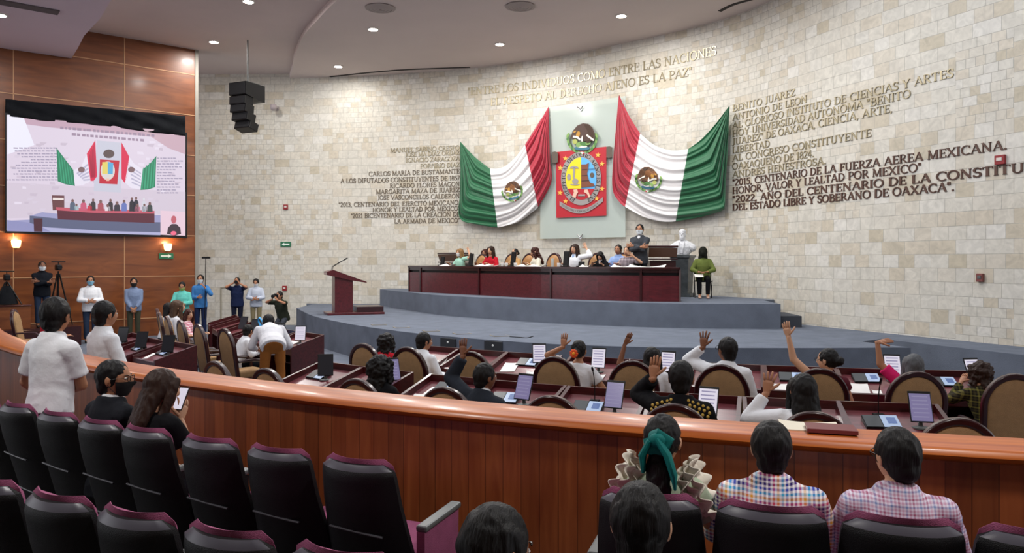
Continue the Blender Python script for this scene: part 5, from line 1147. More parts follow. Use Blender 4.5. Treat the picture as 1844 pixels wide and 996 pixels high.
def head_mb(M):
    m = MB(); m.ell((0, 0, 0), None, 0, None, 36, 28, hs)
    for i, q in enumerate(m.f):
        c = sum((m.v[k] for k in q), V())/len(q)
        if c.y > .06 and abs(c.x) < .024 and abs(c.z+.058) < .009: m.m[i] = 3
    for s in (-1, 1):
        m.ell((s*.031, .079, .014), (.0125, .0105, .008), 1, seg=10, rings=8); m.ell((s*.031, .0865, .014), (.0055, .005, .0055), 2, seg=8, rings=6)
        m.tube([(s*.016, .09, .032), (s*.032, .09, .037), (s*.048, .078, .033)], [(.004, .003), (.005, .003), (.003, .002)], 2, 6)
        m.ell((s*.076, -.008, -.004), (.01, .02, .032), 0, Mx.Rotation(s*.25, 3, 'Z') @ Mx.Rotation(.15, 3, 'X'), 12, 8); m.ell((s*.083, -.004, .0), (.005, .011, .02), 0, None, 8, 6)
    m.v = [M @ p for p in m.v]; return m
def hand(m, w, d, n, side, curl, spread, S, thumb=1):
    w, d = V(w), V(d).normalized(); n = V(n); n = (n-d*n.dot(d)); n = n.normalized() if n.length > 1e-5 else d.orthogonal().normalized()
    u = d.cross(n)*side
    m.tube([w-d*.03*S, w, w+d*.035*S, w+d*.07*S, w+d*.092*S], [(.026*S, .02*S), (.027*S, .019*S), (.037*S, .017*S), (.042*S, .014*S), (.039*S, .01*S)], 0, 12, u)
    for off, L_, sp in ((.031, .072, .9), (.0105, .08, .25), (-.0105, .073, -.35), (-.03, .058, -1)):
        b = w+(d*.086+u*off)*S; dd = (d+u*math.tan(spread*sp)).normalized(); P = [b]; a = curl*.35
        for k in range(3):
            P.append(P[-1]+(dd*math.cos(a)+n*math.sin(a))*L_*S*(.44, .32, .24)[k]); a += curl*(.55, .45, .3)[k]
        m.tube(P+[P[-1]+(P[-1]-P[-2])*.18], [.0098*S, .0095*S, .0088*S, .0075*S, .003*S], 0, 8)
    b = w+(d*.03+u*.03)*S; t1 = (d*.62+u*.75*thumb+n*(.15+.5*curl*.5)).normalized(); t2 = (t1+d*.35+n*.35*curl).normalized(); p1 = b+t1*.045*S; p2 = p1+t2*.034*S
    m.tube([b-t1*.02*S, b, p1, p2, p2+t2*.006*S], [.014*S, .0145*S, .0115*S, .0095*S, .004*S], 0, 8)
def ik(s, t, l1, l2, pole):
    d = t-s; L = d.length; mx_ = (l1+l2)*.995
    if L > mx_: d = d*(mx_/L); L = mx_; t = s+d
    L = max(L, abs(l1-l2)+.02); x = (l1*l1-l2*l2+L*L)/(2*L); h = math.sqrt(max(0, l1*l1-x*x)); u = d.normalized(); p = V(pole); p = p-u*p.dot(u); p = p.normalized() if p.length > 1e-5 else u.orthogonal()
    return s+u*x+p*h, t
def skeleton(S, pz_, lean, side, twist, neck=(0, 0)):
    a, b = math.radians(lean), math.radians(side); u = V((math.sin(b), math.sin(a)*math.cos(b), math.cos(a)*math.cos(b))); c, s_ = math.cos(math.radians(twist)), math.sin(math.radians(twist))
    r = V((c, -s_, 0)); r = (r-u*r.dot(u)).normalized(); P = V((0, 0, pz_)); nb = P+u*.52*S
    f = u.cross(r)*-1
    if f.y < 0 and abs(lean) < 80: f = -f
    hd = (u*.5+V((neck[0], .1+neck[1], 1))*.6).normalized() if lean < 55 else (u*.8+V((neck[0], .1+neck[1], .2))*.4).normalized()
    return dict(P=P, u=u, r=r, f=f, nb=nb, sh=P+u*.428*S, hc=nb+hd*.14*S, hd=hd)
def top_of(S, pz_, lean, side, neck=(0, 0)): k = skeleton(S, pz_, lean, side, 0, neck); return k['hc']+V((0, 0, .13*S))
RINGS = [(-.24, .160, .112, 0), (-.05, .168, .12, -.005), (.28, .150, .108, .004), (.58, .164, .12, .012), (.73, .170, .118, .004), (.82, .158, .104, -.006), (.89, .128, .088, -.012), (.95, .09, .076, -.012), (1.04, .062, .064, -.008)]
def torso(m, K, S, fat, inf, t0=-.3, t1=1.1, female=False, seg=20):
    P, R = [], []
    for t, a, b, f in RINGS:
        if t < t0 or t > t1: continue
        fa = 1+(fat-1)*(1 if t < .7 else .5)
        if female and .1 < t < .4: a *= .9
        P.append(K['P']+K['u']*.52*S*t+K['f']*(f+(.022*(fat-1)*3 if .0 < t < .5 else 0))*S); R.append((a*fa*S+inf, b*(1+(fat-1)*1.3 if t < .7 else 1)*S+inf))
    m.tube(P, R, 0, seg, K['r'])
NP = [0]
def person(label, loc, yaw, S=1, sit=None, lean=4, side=0, twist=0, head=(0, 0, 0), neck=(0, 0), L=None, R=None, sk='m', hair=('short', 'k'), top=('shirt', 'white', 1), legs='dark', fat=1.0, female=False, mask=None, glasses=False, vox=.012, wr=.0035, feet=0, group=None, hidden_legs=False, extra=None, hands=None, apart=.1, hem=-.3, shoe='#15120f', bend=0):
    """loc = floor point, yaw = turn about the vertical axis; L/R = (wrist target in the body frame, palm normal, curl, spread, pole, finger direction)"""
    NP[0] += 1; nid = NP[0]
    pz_ = (sit+.095*S) if sit is not None else (.93-bend*.3)*S
    K = skeleton(S, pz_, lean, side, twist, neck); P, u, r, f = K['P'], K['u'], K['r'], K['f']
    hm = Mx.Translation(K['hc']) @ Mx.Rotation(math.radians(-twist*.6-head[0]), 4, 'Z') @ Mx.Rotation(math.radians(-head[1]-max(0, lean-30)*.5), 4, 'X') @ Mx.Rotation(math.radians(head[2]), 4, 'Y') @ Mx.Scale(S*1.1, 4)
    body = MB(); torso(body, K, S, fat, -.004, female=female)
    body.cap(K['nb']-u*.05*S-f*.008, K['hc']-K['hd']*.05*S, .055*S*(.9 if female else 1), .051*S*(.9 if female else 1), 0, 12)
    ex = head_mb(hm); shirt = MB(); sleeve = top[2]; inf = .014 if top[0] != 'jacket' else .022
    torso(shirt, K, S, fat, inf, hem if top[0] in ('jacket', 'shirt', 'hoodie') else -.1, 1.0 if top[0] == 'blouse' else 1.1, female); shw = .15 if female else .163
    W = {}
    for sgn, spec in ((-1, L), (1, R)):
        if spec is None: spec = ((sgn*.26, .12, (.48 if sit is None else (sit+.3)/S)), (-sgn, 0, 0), .7, .08) if sit is None else ((sgn*.16, .36, sit+.26), (0, 0, -1), .5, .1)
        if isinstance(spec[0], str): spec = None
        tgt, pn, curl, spr = spec[:4]; pole = spec[4] if len(spec) > 4 else (sgn*.6, -.5, -.8); fd = spec[5] if len(spec) > 5 else None
        tgt = V(tgt)
        s0 = K['sh']+r*sgn*shw*S*(1+(fat-1)*.5)-f*.008
        up = max(0, (tgt.z-s0.z))/.5; s0 = s0+u*min(.035, .05*up)*S
        el, wr_ = ik(s0, tgt, .285*S, .25*S, pole); W[sgn] = (s0, el, wr_)
        body.cap(K['sh']+r*sgn*.08*S-u*.01, s0, .066*S, .054*S); body.cap(K['nb']-u*.05*S+r*sgn*.025*S-f*.012, s0+u*.004, .05*S, .044*S); body.cap(s0, el, .052*S, .041*S); body.cap(el, wr_, .043*S, .027*S)
        hd_ = V(fd) if fd else (wr_-el).normalized()
        hand(ex, wr_+hd_.normalized()*.012*S, hd_, pn, sgn, curl, spr, S)
        if sleeve > 0:
            q = inf
            shirt.cap(K['sh']+r*sgn*.08*S-u*.012, s0, .066*S+q, .055*S+q); shirt.cap(K['nb']-u*.055*S+r*sgn*.03*S-f*.012, s0+u*.004, .05*S+q*.8, .045*S+q)
            if sleeve <= .5: shirt.tube([s0-(el-s0)*.1, s0, s0.lerp(el, sleeve*.9), s0.lerp(el, sleeve*1.6)], [.044*S+q, .055*S+q, .054*S+q*1.1, .054*S+q*1.2], 0, 14)
            else:
                shirt.tube([s0-(el-s0)*.1, s0, s0.lerp(el, .5), el], [.044*S+q, .054*S+q, .05*S+q, .046*S+q], 0, 14); shirt.cap(s0.lerp(el, .9), el, .048*S+q, .046*S+q)
                shirt.tube([el, el.lerp(wr_, .4), el.lerp(wr_, sleeve-.03)], [.046*S+q, .043*S+q, .032*S+q*1.1], 0, 14)
    leg = MB(); kn = {}; fat_l = 1+(fat-1)*.6
    for sgn in (-1, 1):
        hip = P+r*sgn*.088*S*fat_l-u*.03*S
        if sit is not None: k = V((sgn*apart*1.1, .42*S, sit+.03*S)); an = V((sgn*apart, .44*S-.02, .09))
        else: k = V((sgn*apart, .02+bend*.25, .48*S)); an = V((sgn*apart, -.01-bend*.1, .09*S))
        kn[sgn] = (hip, k, an)
        body.cap(hip, k, .078*S*fat_l, .054*S); body.cap(k, an, .052*S, .036*S); body.cap(an, an+V((0, .11, -.05)), .036*S, .03*S)
        leg.cap(hip, k, .09*S*fat_l, .067*S); leg.tube([k-(an-k)*.05, k, k.lerp(an, .5), k.lerp(an, .96)], [.05*S, .067*S, .062*S, .056*S], 0, 14)
    leg.tube([P-u*.14*S, P-u*.05*S, P+u*.07*S, P+u*.14*S], [(.13*S*fat_l, .1*S*fat_l), (.17*S*fat_l, .125*S*fat_l), (.163*S*fat, .118*S*fat), (.155*S*fat, .112*S*fat)], 0, 20, r)
    b = union(body, 'person', vox, [SK[sk], EYEW, EYED, LIP], None, 3, 0, extra=ex)
    b.location = loc; b.rotation_euler = (0, 0, yaw); tag(b, label, 'person', group)
    tm = top[1] if not isinstance(top[1], str) else MATS.get('cloth_'+top[1]) or cloth(top[1], '#888888')
    if top[0] == 'jacket':
        for sg in (-1, 1): shirt.tube([K['nb']+r*sg*.05*S-f*.05*S+u*.0, K['nb']+r*sg*.075*S+f*.02*S-u*.02*S, K['sh']+r*sg*.05*S+f*.12*S-u*.04*S], [(.02, .012)]*3, 0, 8)
    else: shirt.tube([K['nb']-u*.05*S-f*.01, K['nb']-u*.01*S-f*.008, K['nb']+u*(.03 if top[0] == 'shirt' else -.01)*S-f*.008], [(.085*S, .08*S), (.07*S, .072*S), (.064*S, .068*S)], 0, 18, r)
    so_ = union(shirt, {'jacket': 'jacket', 'hoodie': 'hoodie', 'blouse': 'blouse'}.get(top[0], 'shirt'), vox, tm, b, 3, wr, 8, nid)
    if top[0] == 'jacket' and len(top) > 3:
        m = MB(); m.tube([K['nb']-f*.012-u*.02*S, K['nb']+u*.035*S-f*.004], [(.074*S, .072*S), (.064*S, .064*S)], 0, 18, r); m.tube([K['nb']+f*.055*S-u*.0, K['sh']+f*.115*S-u*.05*S, K['P']+u*.25*S+f*.138*S], [(.04*S, .03), (.042*S, .025), (.008*S, .01)], 0, 10, r)
        m.build('shirt_collar', top[3], b, smooth=True)
    lm = legs if not isinstance(legs, str) else MATS.get('cloth_'+legs) or cloth(legs, '#222228')
    if not hidden_legs or sit is None: union(leg, 'trousers', vox*1.15, lm, b, 3, wr, 6, nid+50)
    if feet:
        for sgn in (-1, 1):
            an = kn[sgn][2]; m = MB(); m.tube([an+V((0, -.055, -.035)), an+V((0, -.05, -.055)), an+V((0, .03, -.045)), an+V((0, .12, -.058)), an+V((0, .17, -.065)), an+V((0, .185, -.07))], [(.02, .02), (.037, .033), (.042, .043), (.043, .03), (.034, .02), (.008, .008)], 0, 14, (1, 0, 0)); m.build('shoe', mat('shoe_'+shoe, shoe, .4), b, smooth=True)
    # hair
    st, hc = hair[:2]; h = MB(); hmat = HK[hc]
    if st in ('short', 'bald'):
        h.ell((0, -.018, .024), (.0835, .098, .102), 0, None, 20, 14); h.ell((0, -.046, -.04), (.063, .055, .066), 0, None, 16, 10)
        for s in (-1, 1): h.tube([(s*.073, .012, .04), (s*.075, .018, .005), (s*.073, .02, -.012)], [(.009, .017), (.006, .012), (.003, .006)], 0, 8)
    elif st in ('bun', 'pony'):
        h.ell((0, -.018, .022), (.082, .097, .101), 0, None, 20, 14); h.ell((0, -.055, -.02), (.06, .045, .05), 0, None, 16, 10)
        if st == 'bun': h.ell((0, -.13, -.005), (.045, .036, .042), 0, None, 16, 10); h.ell((0, -.1, -.01), (.05, .04, .045))
        else: h.tube([(0, -.07, -.01), (0, -.115, -.03), (.0, -.13, -.1), (.01, -.135, -.2), (.02, -.12, -.32)], [(.045, .04), (.034, .03), (.05, .034), (.052, .032), (.02, .014)], 0, 14, (1, 0, 0))
    elif st in ('long', 'wavy', 'bob', 'curly'):
        h.ell((0, -.02, .026), (.088, .104, .104), 0, None, 20, 14); Lh = {'long': .36, 'wavy': .3, 'bob': .16, 'curly': .16}[st]
        h.tube([(0, -.03, .02), (0, -.055, -.06), (0, -.075, -.06-Lh*.4), (0, -.085, -.06-Lh*.8), (0, -.08, -.06-Lh)], [(.088, .08), (.092, .062), (.105, .048), (.098, .04), (.06, .024)], 0, 18, (1, 0, 0))
        for s in (-1, 1): h.tube([(s*.05, .055, .085), (s*.08, .04, .03), (s*.086, .035, -.05), (s*.092, .02, -.05-Lh*.5), (s*.085, .0, -.05-Lh*.75)], [(.02, .02), (.018, .03), (.02, .034), (.024, .034), (.01, .015)], 0, 10)
        if st == 'curly': h.ell((0, -.03, -.0), (.115, .12, .125), 0, None, 18, 12)
    if st == 'hood':
        m = MB(); m.ell((0, -.02, .02), (.108, .125, .135), 0, None, 20, 14); m.tube([(0, -.03, -.05), (0, -.02, -.15), (0, -.01, -.19)], [(.1, .1), (.115, .11), (.1, .09)], 0, 18, (1, 0, 0)); m.ell((0, .085, .005), (.062, .06, .08), 0, None, 14, 10)
        m.v = [hm @ p for p in m.v]; union(m, 'hood', .012*S, tm if len(hair) < 3 else hair[2], b, 3, .004, 12, nid)
    elif st != 'none':
        h.v = [hm @ p for p in h.v]; union(h, 'hair', .0095*S, hmat, b, 2, .006 if st not in ('curly', 'wavy') else -.022, 26 if st not in ('curly', 'wavy') else 24, nid, stretch=(1, 1, .35) if st in ('long', 'bob', 'short') else None)
    if mask:
        m = MB()
        def mf(ins):
            def g(a, c):
                th = math.radians(-70+140*a); z = -.088+.083*c; d_ = V((math.sin(th), math.cos(th), 0)); zz = z/.115; q = math.sqrt(max(.02, 1-zz*zz)); p = hs(V((d_.x*q, d_.y*q, zz))); e = .012*(1-abs(2*a-1)**3)+.005-ins
                return hm @ (p+V((d_.x*e, d_.y*e, -.012 if c < .3 else 0)))
            return g
        m.grid(mf(0), 14, 8); n = len(m.v); m.grid(mf(.003), 14, 8); e = list(range(15))+[j*15+14 for j in range(1, 9)]+[8*15+i for i in range(13, -1, -1)]+[j*15 for j in range(7, 0, -1)]
        m.f += [[e[i], e[(i+1) % len(e)], n+e[(i+1) % len(e)], n+e[i]] for i in range(len(e))]; m.m += [0]*len(e)
        for s in (-1, 1):
            for z0, z1 in ((-.01, .012), (-.075, -.02)): m.tube([hm @ V((s*.068, .035, z0)), hm @ V((s*.08, .01, (z0+z1)/2)), hm @ V((s*.082, -.012, z1))], .0018, 0, 5)
        m.build('face_mask', mat('mask_'+mask, mask, .8), b, smooth=True)
    if glasses:
        m = MB()
        for s in (-1, 1):
            m.tube([hm @ V((s*.032+.024*math.cos(t*PI/8), .104-.004*abs(math.cos(t*PI/8)), .014+.018*math.sin(t*PI/8))) for t in range(17)], .0022, 0, 5); m.tube([hm @ V((s*.056, .1, .018)), hm @ V((s*.08, .05, .018)), hm @ V((s*.083, -.02, .008))], .0022, 0, 5)
        m.tube([hm @ V((-.008, .106, .018)), hm @ V((.008, .106, .018))], .0022, 0, 5); m.build('glasses', BLACKM, b, smooth=True)
    b['_'] = 0; del b['_']
    return b, K, hm, W
def loc2w(b, p): return b.location+Mx.Rotation(b.rotation_euler.z, 3, 'Z') @ V(p)
def w2loc(loc, yaw, p): return Mx.Rotation(-yaw, 3, 'Z') @ (V(p)-V(loc))
def place(px, ytop, d, yaw, floor, lean=4, side=0, neck=(0, 0), sit=None, bend=0, smin=.86, smax=1.14):
    """floor point and size of a figure whose crown shows at the pixel at depth d"""
    T = pd(px, ytop, d); S = 1
    for _ in range(12):
        pz_ = (sit+.095*S) if sit is not None else (.93-bend*.3)*S
        t = top_of(S, pz_, lean, side, neck); S *= 1+((T.z-floor)-t.z)/(.77 if sit is not None else 1.7); S = max(smin, min(smax, S))
    o = Mx.Rotation(yaw, 3, 'Z') @ V((t.x, t.y, 0)); return V((T.x-o.x, T.y-o.y, floor)), S
def arm_px(loc, yaw, px, py, d, *rest): return (w2loc(loc, yaw, pd(px, py, d)),)+rest
WHT = cloth('white', '#dfe1e6'); WHT2 = cloth('white_linen', '#d3d3d8'); DRK = cloth('dark', '#15161c'); BLK = cloth('black', '#0d0d11'); JEAN = cloth('jeans', '#27344a'); KHA = cloth('khaki', '#7d7358'); OLV_ = cloth('olive_trousers', '#3d3d30'); NAVY = cloth('navy', '#1b2544')
def ring_sit(label, row, px, ytop, lean=8, side=0, dr=.36, seat=.47, floor=0, yawoff=0, hand_l=None, hand_r=None, neck=(0, 0), dhead=None, **kw):
    cen, R = {'A': (CA, RA_), 'B': (CB, RB_), '1': (RC, R1), '2': (RC, R2)}[row]
    off = top_of(1, .56, lean, side, neck).y; a = ang_of(px, cen, R-dr-off); yaw = -a-math.radians(yawoff); d = dhead or on_ring(cen, R-dr-off, a).y
    loc, S = place(px, ytop, d, yaw, floor, lean, side, neck, seat)
    rot = lambda v: tuple(Mx.Rotation(0, 3, 'Z') @ V(v))
    for nm, h in (('L', hand_l), ('R', hand_r)):
        if h: kw[nm] = arm_px(loc, yaw, h[0], h[1], d+h[2], *h[3:])
    return person(label, loc, yaw, S, sit=seat, lean=lean, side=side, neck=neck, **kw)
UPL = (-.8, -.3, -.35); FWD = (0, 1, 0)
# --- front row of deputies
ring_sit('person with dark curly hair in a red top, in the farthest front row chair', 'A', 697, 600, 14, top=('blouse', cloth('red', '#b01828'), .5), hair=('curly', 'k'), female=True, sk='d', vox=.014)
ring_sit('person in a white shirt with short black hair, holding papers in the front row', 'A', 764, 599, 14, top=('shirt', WHT, .95), vox=.013, fat=1.1, head=(25, 8, 0))
ring_sit('person with an orange flower in the hair, white top, raising the left hand', 'A', 1043, 613, 10, hand_l=(1014, 625, .0, FWD, .1, .1, (-.4, .2, -1), (.1, .05, 1)), hand_r=(1064, 690, .1, (-.6, .7, 0), .3, .1, (.7, .1, -.8), (0, .1, 1)), top=('blouse', WHT2, .4), hair=('bun', 'k'), female=True, sk='m', vox=.011)
ring_sit('person with dark hair behind the empty arched chair, raising a white left sleeve', 'A', 1174, 626, 14, hand_l=(1125, 621, .15, (-.6, .7, .3), .12, .04, (-.8, 0, -.5), (.45, .1, .9)), top=('blouse', WHT2, .5), hair=('bob', 'k'), female=True, sk='d', vox=.011)
ring_sit('person in a white shirt and glasses raising the left hand with spread fingers', 'A', 1309, 608, 8, hand_l=(1266, 626, .1, FWD, .15, .3, (-.5, .3, -1), (.1, .05, 1)), top=('shirt', WHT, .93), fat=1.22, sk='d', glasses=True, head=(-38, 0, 0), vox=.011)
ring_sit('person in a maroon vest over white, hair in a bun, raising a bare left arm', 'A', 1490, 628, 8, hand_l=(1420, 607, .1, (.3, .9, 0), .2, .12, (-.4, .1, -1)), top=('blouse', cloth('maroon', '#58202c'), .2), hair=('bun', 'k'), female=True, head=(-55, 5, 0), glasses=True, sk='l', vox=.011)
ring_sit('person with grey hair in a pink blouse, left hand raised and bent flat', 'A', 1645, 639, 12, hand_l=(1580, 617, .1, (0, .5, -1), .15, .06, (-.5, .1, -1), (.95, .2, .2)), top=('blouse', cloth('pink', '#d6256a'), .5), hair=('bob', 'g'), female=True, sk='m', vox=.011)
ring_sit('person with bushy dark hair and a dark olive top leaning at the right end', 'A', 1762, 652, 16, -8, hand_l=(1730, 690, .25, (0, 0, -1), .4, .1), top=('blouse', plaid('olive_stripe', '#1c1a14', ['#6f6a34', '#3a3520'], .03), .95), hair=('curly', 'b'), female=True, head=(-40, 10, 0), vox=.012)
# --- row of deputies behind the parapet
ring_sit('person with curly black hair and a black top, seen from behind over the parapet', 'B', 686, 640, 6, top=('jacket', BLK, .95), hair=('curly', 'k'), female=True, vox=.011)
ring_sit('person in a dark blue-grey suit raising the left arm, seated behind the parapet', 'B', 874, 655, 14, 5, hand_l=(834, 642, .2, FWD, .15, .12, (-1, .1, -.6), (-.05, .05, 1)), top=('jacket', cloth('suit', '#252a33'), .95, WHT), fat=1.15, sk='d', head=(30, 5, 0), vox=.010)
b5, K5, hm5, _ = ring_sit('person in a black jacket with gold embroidery raising the left palm', 'B', 1227, 650, 6, hand_l=(1176, 682, .12, (-.2, .9, 0), .1, .06, (-.35, .3, -1), (.12, .1, 1)), top=('jacket', BLK, .95), fat=1.1, sk='m', vox=.0095)
ring_sit('person in a white blouse with long black hair, left hand spread', 'B', 1446, 675, 10, 4, hand_l=(1380, 708, .2, FWD, .2, .32, (-.8, .1, -.8), (.2, .05, 1)), top=('blouse', WHT, .9), hair=('long', 'k'), female=True, sk='m', vox=.010, head=(-10, 5, 0))
# gold embroidery on the shoulders of the black jacket, orange flower
def on_back(b, K, pts, mt, name, r):
    jk = [c for c in b.children if c.name.startswith('jacket')][0]; vs = [v.co.copy() for v in jk.data.vertices if (v.co-K['P']).dot(K['f']) < -.03]; m = MB()
    LL = (K['nb']-K['P']).length
    for x, t in pts: q = K['P']+K['u']*LL*t+K['r']*x*LL/.52; m.ell(min(vs, key=lambda v: ((v-q).dot(K['r']))**2+((v-q).dot(K['u']))**2), (r, r*.7, r*1.1), 0, None, 8, 6)
    return m.build(name, mt, b, smooth=True)
on_back(b5, K5, [(sg*(.06+.034*i+.012*(j % 2)), .97-.022*i-.06*j) for sg in (-1, 1) for i in range(5) for j in range(3)], mat('gold_thread', '#c0a04a', .5, .2), 'embroidery', .0135)
fw = [o for o in C.objects if o.get('label', '').startswith('person with an orange flower')][0]
hr = [c for c in fw.children if c.name.startswith('hair')][0]
vb = min(hr.data.vertices, key=lambda v: v.co.y).co.copy(); m = MB()
for k in range(9): a = k*2*PI/9; m.ell(vb+V((.032*math.cos(a), .0, .032*math.sin(a))), (.024, .012, .018), 0, Mx.Rotation(-a, 3, 'Y'), 10, 6)
m.ell(vb+V((0, -.012, 0)), (.02, .014, .02), 1, None, 10, 6); m.build('hair_flower', [mat('petal_orange', '#e2541a', .6), mat('petal_yellow', '#f0a028', .6)], fw, smooth=True)
# --- left block
ring_sit('person in a white shirt seated at the left block desk beside the bending man', 'A', 447, 590, 26, -6, dr=.3, top=('shirt', WHT, .95), head=(-25, 20, 0), sk='m', vox=.013)
bl = V(((491-CX)*12.0/FPX, 12.0, 0)); person('person bending over in a white shirt and orange-brown trousers, seen from behind', bl, .42, 1.04, lean=66, side=0, top=('shirt', WHT2, .9), legs=cloth('orange_brown', '#8a5526'), fat=1.12, hair=('short', 'k'), L=((-.2, .62, .82), (0, 0, -1), .5, .1), R=((.22, .6, .82), (0, 0, -1), .5, .1), vox=.012, feet=1, apart=.13)
for lab, px, y, d, h, c_, tp in (('person with long brown hair seated by the wood wall behind the pink striped top', 320, 541, 15.6, 'long', 'lb', WHT2), ('person with black hair half hidden left of the long brown hair', 305, 546, 16.9, 'bob', 'k', WHT2)):
    lc, S_ = place(px, y, d, -1.0, 0, 10, 0, (0, 0), .47); person(lab, lc, -1.0, S_, sit=.47, lean=10, hair=(h, c_), top=('blouse', tp, .6), female=True, vox=.015, sk='l')
ring_sit('person with dark hair in a pink and white striped top turning towards the hall', 'A', 340, 557, 10, hair=('bob', 'r'), top=('blouse', plaid('pink_stripe', '#e8d4d8', ['#b0506c', '#c87088'], .05), .9), female=True, vox=.013, sk='l', yawoff=15, head=(50, 5, 0))
q = pd(80, 566, 15.6); person('person in a red top seated at the far left, half hidden', V((q.x, q.y, 0)), -.9, .95, sit=.46, lean=8, top=('blouse', MATS['cloth_red'], .9), hair=('bob', 'b'), female=True, vox=.015)
# --- people standing along the walls
def stand(label, px, ytop, d, face_deg, floor=0, lean=2, side=0, neck=(0, 0), hl=None, hr=None, bend=0, **kw):
    yaw = -math.radians(face_deg); loc, S = place(px, ytop, d, yaw, floor, lean, side, neck, None, bend)
    for nm, h in (('L', hl), ('R', hr)):
        if h: kw[nm] = (V(h[0])*S,)+tuple(h[1:])
    return person(label, loc, yaw, S, lean=lean, side=side, neck=neck, bend=bend, feet=1, **kw)
FOLD = dict(hl=((.1, .2, 1.2), (0, -1, 0), .5, .05, (-.8, .1, -.6), (1, 0, .1)), hr=((-.1, .23, 1.18), (0, -1, 0), .5, .05, (.8, .1, -.6), (-1, 0, .1)))
CLASP = dict(hl=((-.03, .24, 1.08), (0, -1, 0), .6, .05, (-.9, -.2, -.5), (1, .1, -.2)), hr=((.04, .25, 1.09), (0, -1, 0), .6, .05, (.9, -.2, -.5), (-1, .1, -.2)))
LOW = dict(hl=((-.06, .22, .9), (0, -1, 0), .6, .05, (-.9, -.3, -.4), (.6, .1, -.7)), hr=((.06, .22, .9), (0, -1, 0), .6, .05, (.9, -.3, -.4), (-.6, .1, -.7)))
stand('person in a black sweater with white mask standing on the platform, arms crossed', 76, 471, 20.0, 140, PZ_, sk='d', hair=('bald', 'k'), mask='#d8dce0', top=('shirt', cloth('black_sweater', '#10141c'), .95), legs=JEAN, vox=.014, fat=1.12, **FOLD)
stand('person in a white shirt with blue mask standing at the wood wall', 163, 497, 20.9, 150, 0, mask='#7fb4cf', top=('shirt', WHT, .95), legs=JEAN, vox=.014, fat=1.12, **CLASP)
stand('person in a blue-grey shirt with black mask standing at the wood wall', 241, 501, 21.7, 155, 0, mask='#141416', top=('shirt', cloth('blue_grey', '#7484a2'), .95), legs=OLV_, vox=.014, fat=1.1, **LOW)
stand('person in a turquoise shirt with green mask standing by the wall corner', 328, 508, 21.6, 165, 0, mask='#98b060', head=(0, 22, 0), top=('shirt', cloth('turquoise', '#5fb6ac'), .95), legs=OLV_, vox=.014, fat=1.14, **CLASP)
bp_p = stand('person in a blue shirt holding up a camera on a pole by the wall corner', 361, 495, 22.6, 170, 0, mask='#c8d4dc', top=('shirt', cloth('sky_blue', '#3f78b4'), .9), legs=NAVY, vox=.014, hl=((-.16, .24, 1.38), (1, 0, 0), 1.3, .03), hr=((.02, .24, 1.1), (-1, 0, 0), 1.3, .03))
w_ = loc2w(bp_p[0], bp_p[3][-1][2]); t = thing('camera_pole', 'thin black pole with a small camera held by the person in blue', 'camera pole', (w_.x, w_.y, .55)); m = MB(); m.tube([(0, 0, 0), (.03, 0, 1.82)], .012, seg=8); m.build('pole', BLACKM, t, smooth=True); m = MB(); m.rbox((.04, 0, 1.85), (.24, .08, .06), .012); m.build('camera', BLACKM, t)
CAMH = dict(hl=((-.07, .24, 1.55), (.8, 0, .3), 1.0, .05, (-1, .2, -.5), (.3, .3, .8)), hr=((.08, .24, 1.56), (-.8, 0, .3), 1.0, .05, (1, .2, -.5), (-.3, .3, .8)))
def held_camera(P, label, s=1):
    b, K, hm, W = P; c = hm @ V((0, .17, -.0)); t = thing('photo_camera', label, 'camera', loc2w(b, c), b.rotation_euler.z); m = MB(); m.rbox((0, 0, 0), (.15, .07, .1), .012); m.rbox((0, 0, .06), (.06, .05, .03), .01); m.build('camera_body', BLACKM, t); m = MB(); m.tube([(0, .03, 0), (0, .1, 0), (0, .14, 0)], [.04, .042, .046], seg=16); m.build('lens', BLACKP, t, smooth=True)
held_camera(stand('person in a dark blue shirt photographing with raised arms by the stone wall', 427, 500, 24.0, 165, 0, top=('shirt', NAVY, .5), legs=cloth('navy_trousers', '#14182a'), vox=.014, fat=1.12, **CAMH), 'black camera held to the face by the person in dark blue')
pw = stand('person in a pale shirt and khaki trousers with white mask looking down at a phone', 461, 502, 24.2, 170, 0, mask='#dfe4e6', head=(0, 18, 0), top=('shirt', cloth('pale_blue', '#b4bccb'), .95), legs=KHA, vox=.014, fat=1.08, **CLASP)
held_camera(stand('person in a dark olive shirt crouching to take a photograph by the stage', 503, 525, 21.6, 200, 0, lean=18, bend=.75, top=('shirt', cloth('dark_olive', '#2c3026'), .5), legs=cloth('grey_trousers', '#3c4048'), vox=.014, fat=1.15, hl=((-.08, .4, 1.22), (.8, 0, .3), 1.0, .05, (-1, .2, -.3), (.3, .3, .8)), hr=((.09, .4, 1.24), (-.8, 0, .3), 1.0, .05, (1, .2, -.3), (-.3, .3, .8))), 'black camera held by the crouching person in dark olive')
